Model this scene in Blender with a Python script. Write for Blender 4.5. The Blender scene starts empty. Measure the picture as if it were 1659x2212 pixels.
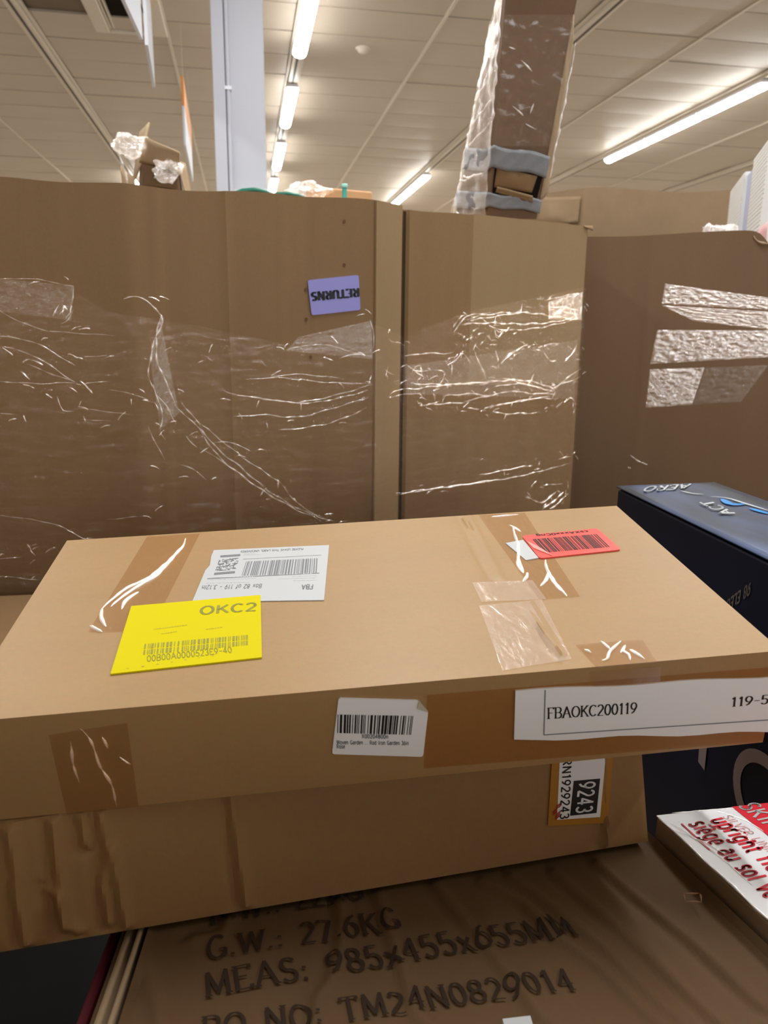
import bpy, bmesh, math, random
import numpy as np
from mathutils import Vector, Matrix, noise as mnoise
SC = bpy.context.scene
C = SC.collection
# ---------------------------------------------------------------- camera, world, light levels, exposure
EYE = Vector((0, 0, 1.55))
YAW, PITCH, ROLL = map(math.radians, (10.2645, 12.8138, 0.6))
fwd = Vector((math.sin(YAW)*math.cos(PITCH), math.cos(YAW)*math.cos(PITCH), -math.sin(PITCH)))
rt0 = Vector((math.cos(YAW), -math.sin(YAW), 0)); up0 = rt0.cross(fwd)
rt = rt0*math.cos(ROLL)+up0*math.sin(ROLL); upv = up0*math.cos(ROLL)-rt0*math.sin(ROLL)
cam = bpy.data.cameras.new('camera'); camo = bpy.data.objects.new('camera', cam); C.objects.link(camo)
camo.matrix_world = Matrix(((rt.x, upv.x, -fwd.x, EYE.x), (rt.y, upv.y, -fwd.y, EYE.y), (rt.z, upv.z, -fwd.z, EYE.z), (0, 0, 0, 1)))
cam.sensor_fit = 'HORIZONTAL'; cam.sensor_width = 36; cam.lens = 36*1661/1659
cam.clip_start = .02; cam.clip_end = 200
cam.dof.use_dof = True; cam.dof.focus_distance = 1.0; cam.dof.aperture_fstop = 11
SC.camera = camo
w = bpy.data.worlds.new('world'); SC.world = w; w.use_nodes = True
w.node_tree.nodes['Background'].inputs[0].default_value = (.9, .85, .75, 1)
w.node_tree.nodes['Background'].inputs[1].default_value = .05
STRIPS = [(.6, 3.2, 2.6), (.6, 1.4, 2.6), (-1.8, 4.0, 2), (-1.8, 1.8, 1.8), (3.05, 4.4, 2.4), (3.05, 2.2, 2.6), (3.05, -.2, 1.6), (5.4, 6.0, 1), (5.4, 4.2, 1.4), (5.4, 2.4, 1.4), (7.8, 8.2, 1), (7.8, 5, 1)]
STRIPS += [(x, y, 1) for x in (-4.2, -6.6) for y in (3, 6.5, 10, 13.5)]+[(x, y, 1.1) for x in (10.2, 12.6) for y in (4, 8, 12, 16)]
STRIPS += [(x, y, 3) for x in (-6.6, -1.8, .6, 3.05, 5.4, 7.8, 10.2) for y in (17.6, 20.5, 24)]
DAY = 4.9
TUBE = 30.0                      # radiance of a lit diffuser
def strip_lamp(x, y, length=1.5, k=1.0):
    l = bpy.data.lights.new('strip_lamp', 'AREA'); l.shape = 'RECTANGLE'; l.size = .13; l.size_y = length
    l.energy = TUBE*k*math.pi*.13*length; l.color = (1.0, .985, .95)
    o = bpy.data.objects.new('strip_lamp', l); C.objects.link(o); o.location = (x, y, 4.10); return o
# the light rows go on outside the picture: overhead, to the sides and far down the hall
for x, y, k in STRIPS: strip_lamp(x, y, 1.5, k)
# daylight from an unseen window added in the wall behind the photographer
l = bpy.data.lights.new('fill_daylight', 'AREA'); l.shape = 'RECTANGLE'; l.size = 13.5; l.size_y = 2.3; l.energy = DAY*math.pi*13.5*2.3; l.color = (.93, .97, 1.0)
o = bpy.data.objects.new('fill_daylight', l); C.objects.link(o); o.location = (3.75, -7.6, 2.05); o.rotation_euler = (math.radians(90), 0, 0)
SC.view_settings.view_transform = 'Standard'; SC.view_settings.look = 'None'
SC.view_settings.exposure = EXPOSURE = 0.0
SC.view_settings.gamma = 1.0; SC.view_settings.use_curve_mapping = False
SC.cycles.max_bounces = 10; SC.cycles.transparent_max_bounces = 16; SC.cycles.sample_clamp_indirect = 6
R = random.Random(7)
# ---------------------------------------------------------------- object helpers
def mesh_obj(name, V, F, mat, parent=None, smooth=False):
    off = Vector(parent['_at']) if parent is not None else Vector((0, 0, 0))
    me = bpy.data.meshes.new(name)
    me.from_pydata([tuple(Vector(v)-off) for v in V], [], [tuple(f) for f in F])
    if mat: me.materials.append(mat)
    if smooth:
        for p in me.polygons: p.use_smooth = True
    me.update()
    o = bpy.data.objects.new(name, me); C.objects.link(o)
    if parent is not None: o.parent = parent
    o['_at'] = list(off)
    return o
def tag(o, label=None, cat=None, group=None, kind=None):
    for k, v in (('label', label), ('category', cat), ('group', group), ('kind', kind)):
        if v: o[k] = v
    return o
def thing(name, label, cat, at, group=None):
    o = bpy.data.objects.new(name, None); C.objects.link(o); o.location = at; o['_at'] = list(at); o.empty_display_size = .1
    return tag(o, label, cat, group)
def bevel(o, wd, seg=2, ang=35):
    m = o.modifiers.new('b', 'BEVEL'); m.width = wd; m.segments = seg; m.limit_method = 'ANGLE'; m.angle_limit = math.radians(ang)
    return o
def boxv(x0, x1, y0, y1, z0, z1):
    V = [(x, y, z) for z in (z0, z1) for y in (y0, y1) for x in (x0, x1)]
    return V, [(0, 2, 3, 1), (4, 5, 7, 6), (0, 1, 5, 4), (2, 6, 7, 3), (0, 4, 6, 2), (1, 3, 7, 5)]
class MB:
    def __init__(s): s.V = []; s.F = []
    def add(s, V, F):
        k = len(s.V); s.V.extend([tuple(v) for v in V]); s.F.extend([tuple(i+k for i in f) for f in F]); return s
    def box(s, *a): return s.add(*boxv(*a))
    def obj(s, name, mat, parent=None, smooth=False): return mesh_obj(name, s.V, s.F, mat, parent, smooth)
A = lambda v: np.array(v, float)
def patch(c00, c10, c11, c01, nu, nv, disp=None):
    c00, c10, c11, c01 = map(A, (c00, c10, c11, c01))
    u, v = np.meshgrid(np.linspace(0, 1, nu+1), np.linspace(0, 1, nv+1))
    P = ((1-u)*(1-v))[..., None]*c00+(u*(1-v))[..., None]*c10+(u*v)[..., None]*c11+((1-u)*v)[..., None]*c01
    n = np.cross(c10-c00, c01-c00); n /= np.linalg.norm(n)
    if disp is not None:
        e = np.minimum(np.minimum(u, 1-u)*nu, np.minimum(v, 1-v)*nv)
        P = P+(disp(u*np.linalg.norm(c10-c00), v*np.linalg.norm(c01-c00))*np.clip(e/2., 0, 1))[..., None]*n
    F = []
    for j in range(nv):
        for i in range(nu):
            a = j*(nu+1)+i; F.append((a, a+1, a+nu+2, a+nu+1))
    return P.reshape(-1, 3).tolist(), F
def hexa(name, K, mat, parent, disp={}, res={}, bev=.003):
    """K: fbl fbr ftr ftl bbl bbr btr btl; six grid faces welded into one closed carton body"""
    f = dict(front=(0, 1, 2, 3), back=(5, 4, 7, 6), left=(4, 0, 3, 7), right=(1, 5, 6, 2), top=(3, 2, 6, 7), bottom=(4, 5, 1, 0))
    m = MB()
    for k, ix in f.items():
        nu, nv = res.get(k, (1, 1))
        m.add(*patch(*[K[i] for i in ix], nu, nv, disp.get(k)))
    bm = bmesh.new(); vs = [bm.verts.new(v) for v in m.V]
    for q in m.F: bm.faces.new([vs[i] for i in q])
    bmesh.ops.remove_doubles(bm, verts=bm.verts, dist=.0004)
    bm.verts.ensure_lookup_table(); bm.verts.index_update()
    V = [tuple(v.co) for v in bm.verts]; F = [[v.index for v in q.verts] for q in bm.faces]; bm.free()
    o = mesh_obj(name, V, F, mat, parent, smooth=bool(res))
    if res:
        me = o.data
        bpy_set_sharp(me, 40)
    elif bev: bevel(o, bev)
    return o
def bpy_set_sharp(me, deg):
    bm = bmesh.new(); bm.from_mesh(me)
    for e in bm.edges:
        if len(e.link_faces) != 2 or e.calc_face_angle(0) > math.radians(deg): e.smooth = False
    bm.to_mesh(me); bm.free()
def ridges(lines):
    """sum of creases: (points, half width, height[, groove]) in face metres"""
    def f(U, V):
        out = np.zeros_like(U)
        for ln in lines:
            pts, s, h = ln[:3]; gr = ln[3] if len(ln) > 3 else .7
            best = np.full(U.shape, 1e9); sg = np.zeros(U.shape)
            for a, b in zip(pts[:-1], pts[1:]):
                ax, ay, bx, by = a[0], a[1], b[0], b[1]; dx, dy = bx-ax, by-ay; q = dx*dx+dy*dy+1e-12
                t = np.clip(((U-ax)*dx+(V-ay)*dy)/q, 0, 1)
                d = np.hypot(U-ax-t*dx, V-ay-t*dy); c = np.sign(dx*(V-ay)-dy*(U-ax))
                m = d < best; best = np.where(m, d, best); sg = np.where(m, c, sg)
            sd = best*sg
            out += h*np.exp(-(sd/s)**2)-gr*h*np.exp(-((sd+1.7*s)/s)**2)
        return out
    return f
def lowfreq(seed, amp, sc):
    r = random.Random(seed); w_ = [(r.uniform(-1, 1)*sc, r.uniform(-1, 1)*sc, r.uniform(0, 6.28)) for _ in range(7)]
    return lambda U, V: amp*sum(np.sin(a*U+b*V+c) for a, b, c in w_)/3
def fsum(*fs): return lambda U, V: sum(f(U, V) for f in fs)
def smooth_line(P, step):
    P = [Vector(p) for p in P]
    if len(P) == 2: Q = P
    else:
        Q = []
        for i in range(len(P)-1):
            p0, p1, p2, p3 = P[max(i-1, 0)], P[i], P[i+1], P[min(i+2, len(P)-1)]
            n = max(2, int((p2-p1).length/step))
            for k in range(n):
                t = k/n
                Q.append(.5*((2*p1)+(p2-p0)*t+(2*p0-5*p1+4*p2-p3)*t*t+(3*p1-p0-3*p2+p3)*t**3))
        Q.append(P[-1])
    if len(P) == 2:
        n = max(2, int((P[1]-P[0]).length/step)); Q = [P[0].lerp(P[1], k/n) for k in range(n+1)]
    return Q
def fold_line(m, P, n, rad, step=.006, lift=.0, seed=0, rag=1.0):
    """a low half-round pleat of film running along P on a surface with normal n"""
    r = random.Random(seed); Q = smooth_line(P, step); n = Vector(n).normalized(); N = len(Q)
    if N < 3: return
    V = []; ph = r.uniform(0, 6)
    for i, q in enumerate(Q):
        t = (Q[min(i+1, N-1)]-Q[max(i-1, 0)])
        if t.length < 1e-6: t = Vector((1, 0, 0))
        t.normalize(); s = n.cross(t).normalized()
        e = math.sin(math.pi*min(1, max(0.03, i/(N-1)*1.0)))**.45 if i not in (0, N-1) else .12
        w_ = rad*e*(.75+rag*(.35*math.sin(i*1.3+ph)+.25*r.uniform(-1, 1))); w_ = max(w_, rad*.1)
        wob = s*rad*.6*rag*math.sin(i*.55+ph*2)
        for a in (0, 50, 90, 130, 180):
            V.append(q+wob+s*(w_*math.cos(math.radians(a)))+n*(lift+1.1*w_*math.sin(math.radians(a))))
    F = [(i*5+k, i*5+k+1, i*5+k+6, i*5+k+5) for i in range(N-1) for k in range(4)]
    m.add(V, F)
# ---------------------------------------------------------------- materials
MATS = {}
def nt_new(name):
    m = bpy.data.materials.new(name); m.use_nodes = True; nt = m.node_tree; nt.nodes.clear()
    out = nt.nodes.new('ShaderNodeOutputMaterial'); MATS[name] = m
    return m, nt, out
def nd(nt, t, **kw):
    n = nt.nodes.new(t)
    for k, v in kw.items():
        if k in n.inputs.keys(): n.inputs[k].default_value = v
        else: setattr(n, k, v)
    return n
def rgba(c): return (c[0], c[1], c[2], 1)
def principled(nt, col=None, rough=.6, spec=.3, metal=0):
    p = nt.nodes.new('ShaderNodeBsdfPrincipled')
    if col is not None: p.inputs['Base Color'].default_value = rgba(col)
    p.inputs['Roughness'].default_value = rough; p.inputs['Specular IOR Level'].default_value = spec; p.inputs['Metallic'].default_value = metal
    return p
def mapped(nt, scale=(1, 1, 1), rot=(0, 0, 0)):
    tc = nt.nodes.new('ShaderNodeTexCoord'); mp = nt.nodes.new('ShaderNodeMapping')
    mp.inputs['Scale'].default_value = scale; mp.inputs['Rotation'].default_value = rot
    nt.links.new(tc.outputs['Object'], mp.inputs['Vector']); return mp.outputs['Vector']
def plain(name, col, rough=.6, spec=.3, metal=0, bump=0, bscale=80, vary=0.):
    m, nt, out = nt_new(name); p = principled(nt, col, rough, spec, metal); L = nt.links.new
    if bump or vary:
        n = nd(nt, 'ShaderNodeTexNoise', Scale=bscale, Detail=4.0); L(mapped(nt), n.inputs['Vector'])
        if bump:
            b = nd(nt, 'ShaderNodeBump', Strength=bump, Distance=.002); L(n.outputs['Fac'], b.inputs['Height']); L(b.outputs['Normal'], p.inputs['Normal'])
        if vary:
            n2 = nd(nt, 'ShaderNodeTexNoise', Scale=bscale*.1, Detail=5.0); L(mapped(nt), n2.inputs['Vector'])
            mx = nd(nt, 'ShaderNodeMix', data_type='RGBA'); mx.inputs[6].default_value = rgba([c*(1-vary) for c in col]); mx.inputs[7].default_value = rgba([min(1, c*(1+vary)) for c in col])
            L(n2.outputs['Fac'], mx.inputs[0]); L(mx.outputs[2], p.inputs['Base Color'])
    L(p.outputs[0], out.inputs[0]); return m
def kraft(name, col, rough=.72, flute=(240, 0, 0), fstr=.12, spec=.22, vary=.16, streak=(3, 3, 3)):
    """brown board: fibre mottling, broad tone drift, faint corrugation lines"""
    m, nt, out = nt_new(name); p = principled(nt, col, rough, spec); L = nt.links.new
    n1 = nd(nt, 'ShaderNodeTexNoise', Scale=2.2, Detail=6.0, Roughness=.62); L(mapped(nt, streak), n1.inputs['Vector'])
    n2 = nd(nt, 'ShaderNodeTexNoise', Scale=180., Detail=3.0); L(mapped(nt), n2.inputs['Vector'])
    mx = nd(nt, 'ShaderNodeMix', data_type='RGBA'); mx.inputs[6].default_value = rgba([c*(1-vary) for c in col]); mx.inputs[7].default_value = rgba([c*(1+vary*.8) for c in col])
    L(n1.outputs['Fac'], mx.inputs[0])
    mx2 = nd(nt, 'ShaderNodeMix', data_type='RGBA', blend_type='MULTIPLY'); mx2.inputs[0].default_value = .18
    L(mx.outputs[2], mx2.inputs[6]); L(n2.outputs['Color'], mx2.inputs[7]); L(mx2.outputs[2], p.inputs['Base Color'])
    wv = nd(nt, 'ShaderNodeTexWave', Scale=1.0, Distortion=.6, Detail=1.0); wv.inputs['Detail Scale'].default_value = .6
    L(mapped(nt, flute), wv.inputs['Vector'])
    b1 = nd(nt, 'ShaderNodeBump', Strength=fstr, Distance=.0012); L(wv.outputs['Fac'], b1.inputs['Height'])
    b2 = nd(nt, 'ShaderNodeBump', Strength=.12, Distance=.001); L(n2.outputs['Fac'], b2.inputs['Height']); L(b1.outputs['Normal'], b2.inputs['Normal'])
    L(b2.outputs['Normal'], p.inputs['Normal']); L(p.outputs[0], out.inputs[0]); return m
def film(name, base=.05, kf=.5, scale=(20, 20, 60), bstr=.6, rough=.1, tint=(1, 1, 1), dist=.004, milk=0.):
    """clear plastic: passes light, mirrors the lamps by Fresnel on a crumpled normal"""
    m, nt, out = nt_new(name); L = nt.links.new
    tr = nt.nodes.new('ShaderNodeBsdfTransparent'); tr.inputs[0].default_value = rgba(tint)
    gl = nt.nodes.new('ShaderNodeBsdfGlossy'); gl.inputs['Roughness'].default_value = rough
    n = nd(nt, 'ShaderNodeTexNoise', Scale=1.0, Detail=5.0, Roughness=.6, Distortion=.8); L(mapped(nt, scale), n.inputs['Vector'])
    b = nd(nt, 'ShaderNodeBump', Strength=bstr, Distance=dist); L(n.outputs['Fac'], b.inputs['Height'])
    lw = nd(nt, 'ShaderNodeLayerWeight', Blend=.35); L(b.outputs['Normal'], lw.inputs['Normal']); L(b.outputs['Normal'], gl.inputs['Normal'])
    pw = nd(nt, 'ShaderNodeMath', operation='POWER'); pw.inputs[1].default_value = 2.0; L(lw.outputs['Facing'], pw.inputs[0])
    ad = nd(nt, 'ShaderNodeMath', operation='MULTIPLY_ADD', use_clamp=True); ad.inputs[1].default_value = kf; ad.inputs[2].default_value = base+.04; L(pw.outputs[0], ad.inputs[0])
    L(ad.outputs[0], gl.inputs['Color'])
    body = tr
    if milk:
        df = nt.nodes.new('ShaderNodeBsdfDiffuse'); df.inputs[0].default_value = (.85, .86, .88, 1)
        body = nt.nodes.new('ShaderNodeMixShader'); body.inputs[0].default_value = milk; L(tr.outputs[0], body.inputs[1]); L(df.outputs[0], body.inputs[2])
    mx = nt.nodes.new('ShaderNodeAddShader'); L(body.outputs[0], mx.inputs[0]); L(gl.outputs[0], mx.inputs[1])
    L(mx.outputs[0], out.inputs[0]); return m
K_FBA = kraft('kraft_flat_carton', (.40, .24, .098), flute=(0, 0, 0), fstr=0, rough=.48, spec=.5, vary=.1, streak=(2, 5, 5))
K_LOW = kraft('kraft_lower_carton', (.34, .20, .085), flute=(150, 0, 0), fstr=.05, vary=.1)
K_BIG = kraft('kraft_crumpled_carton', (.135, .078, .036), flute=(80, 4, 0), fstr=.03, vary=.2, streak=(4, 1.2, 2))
K_GAY = kraft('kraft_pallet_box', (.262, .158, .076), flute=(190, 0, 0), fstr=.08, vary=.14, streak=(5, 5, .5))
K_GAY2 = kraft('kraft_pallet_box_light', (.315, .21, .112), flute=(190, 0, 0), fstr=.06, vary=.1, streak=(5, 5, .5))
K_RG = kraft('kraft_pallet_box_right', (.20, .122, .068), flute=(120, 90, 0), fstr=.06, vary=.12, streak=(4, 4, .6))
K_BACK = kraft('kraft_far_box', (.265, .18, .105), flute=(120, 0, 0), fstr=.05)
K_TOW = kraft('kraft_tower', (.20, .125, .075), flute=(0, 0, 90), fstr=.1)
K_PALE = kraft('kraft_pale', (.40, .29, .18), flute=(0, 0, 90), fstr=.1)
TAPE = film('brown_packing_tape', base=.015, scale=(30, 9, 30), bstr=.35, rough=.16, tint=(.85, .78, .70), dist=.002)
TAPE_CLEAR = film('clear_packing_tape', base=.04, scale=(60, 25, 60), bstr=.5, rough=.2, tint=(.93, .90, .86), dist=.002, milk=.10)
TAPE_FRONT = film('brown_front_tape', base=-.04, kf=.04, scale=(25, 25, 9), bstr=.3, rough=.2, tint=(.90, .78, .66), dist=.002)
FILM = film('stretch_film', base=-.032, kf=.25, scale=(16, 16, 60), bstr=1.0, rough=.12, dist=.02)
PLEAT = film('stretch_film_pleats', base=.7, scale=(120, 120, 160), bstr=.3, rough=.14, dist=.002, milk=.22)
PLEAT_L = film('stretch_film_pleats_soft', base=.3, scale=(120, 120, 160), bstr=.3, rough=.16, dist=.002, milk=.14)
PLEAT_W = film('tape_pleats', base=.3, scale=(160, 160, 160), bstr=.3, rough=.2, dist=.002, milk=.55)
CRINKLE = film('crinkled_film', base=.6, scale=(60, 60, 90), bstr=.8, rough=.18, dist=.004, milk=.05)
BAG = film('clear_bag', base=.10, scale=(60, 60, 60), bstr=.6, rough=.12, dist=.004, milk=.22)
CRINKLE_G = film('crinkled_film_faint', base=.03, scale=(60, 60, 90), bstr=.7, rough=.15, dist=.004, milk=.03)
PAPER = plain('white_label_paper', (.52, .54, .56), .5, .3, vary=.03)
PAPER_LIFTED = plain('shade_lifted_paper', (.86, .88, .90), .5, .35, vary=.03)  # white lifted to offset the shade on front-facing labels
YELLOW = plain('yellow_label_paper', (.66, .57, .0), .6, .1)
REDL = plain('red_label_paper', (.85, .10, .085), .4, .4)
LAV = plain('lavender_label_paper', (.30, .29, .66), .6, .3)
AMBER = plain('amber_label_paper', (.42, .19, .02), .5, .3)
INK = plain('black_ink', (.012, .011, .012), .5, .3)
INK_FADE = plain('grey_ink', (.20, .21, .23), .6, .2)
INK_YEL = plain('olive_print', (.30, .29, .05), .6, .2)
INK_BOX = plain('carton_print', (.035, .022, .014), .7, .15)
INK_RED = plain('red_ink', (.72, .025, .045), .45, .3)
INK_PINK = plain('thin_red_ink', (.80, .36, .38), .45, .3)
SEAM = plain('seam_brown', (.045, .028, .015), .9, .05)
GAPBLACK = plain('gap_black', (.006, .006, .006), .7, .1)  # near-black colour that stands in for deep shade in the gap
DARK = plain('recess_shade', (.015, .011, .008), .9, .05)  # near-black stands in for the shade inside openings
CEIL = plain('ceiling_panel_paint', (.49, .425, .345), .45, .5, bump=.15, bscale=14, vary=.07)
CEILBACK = plain('ceiling_joint', (.20, .16, .12), .8, .1)
WHITE = plain('white_enamel', (.78, .79, .84), .35, .4)
PILLAR = plain('pillar_paint', (.50, .515, .58), .45, .35)
TRACK = plain('track_metal', (.66, .60, .50), .4, .4)
TRACKD = plain('track_groove', (.10, .085, .07), .6, .2)
WALL = plain('wall_paint', (.62, .55, .45), .8, .2, vary=.05)
FLOORM = plain('floor_concrete', (.48, .42, .35), .6, .3, vary=.15)
NAVY = plain('navy_print', (.006, .011, .030), .5, .3, vary=.2)
NAVYTOP = None
DUCT = plain('grey_duct_tape', (.25, .265, .29), .34, .5, bump=.2, bscale=40, vary=.15)
GREEN = plain('green_plastic', (.012, .16, .10), .35, .5)
TEAL = plain('teal_strap', (.05, .42, .36), .4, .4)
MAROON = plain('maroon_board', (.10, .012, .02), .6, .2)
FOAM = plain('white_foam_board', (.80, .80, .78), .6, .3)
BLUEGREY = plain('blue_grey_side', (.50, .54, .70), .5, .3)
def emit(name, col, s):
    m, nt, out = nt_new(name); e = nt.nodes.new('ShaderNodeEmission'); e.inputs[0].default_value = rgba(col); e.inputs[1].default_value = s
    nt.links.new(e.outputs[0], out.inputs[0]); return m
LIT = emit('lit_diffuser', (1.0, .985, .94), TUBE)
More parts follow.
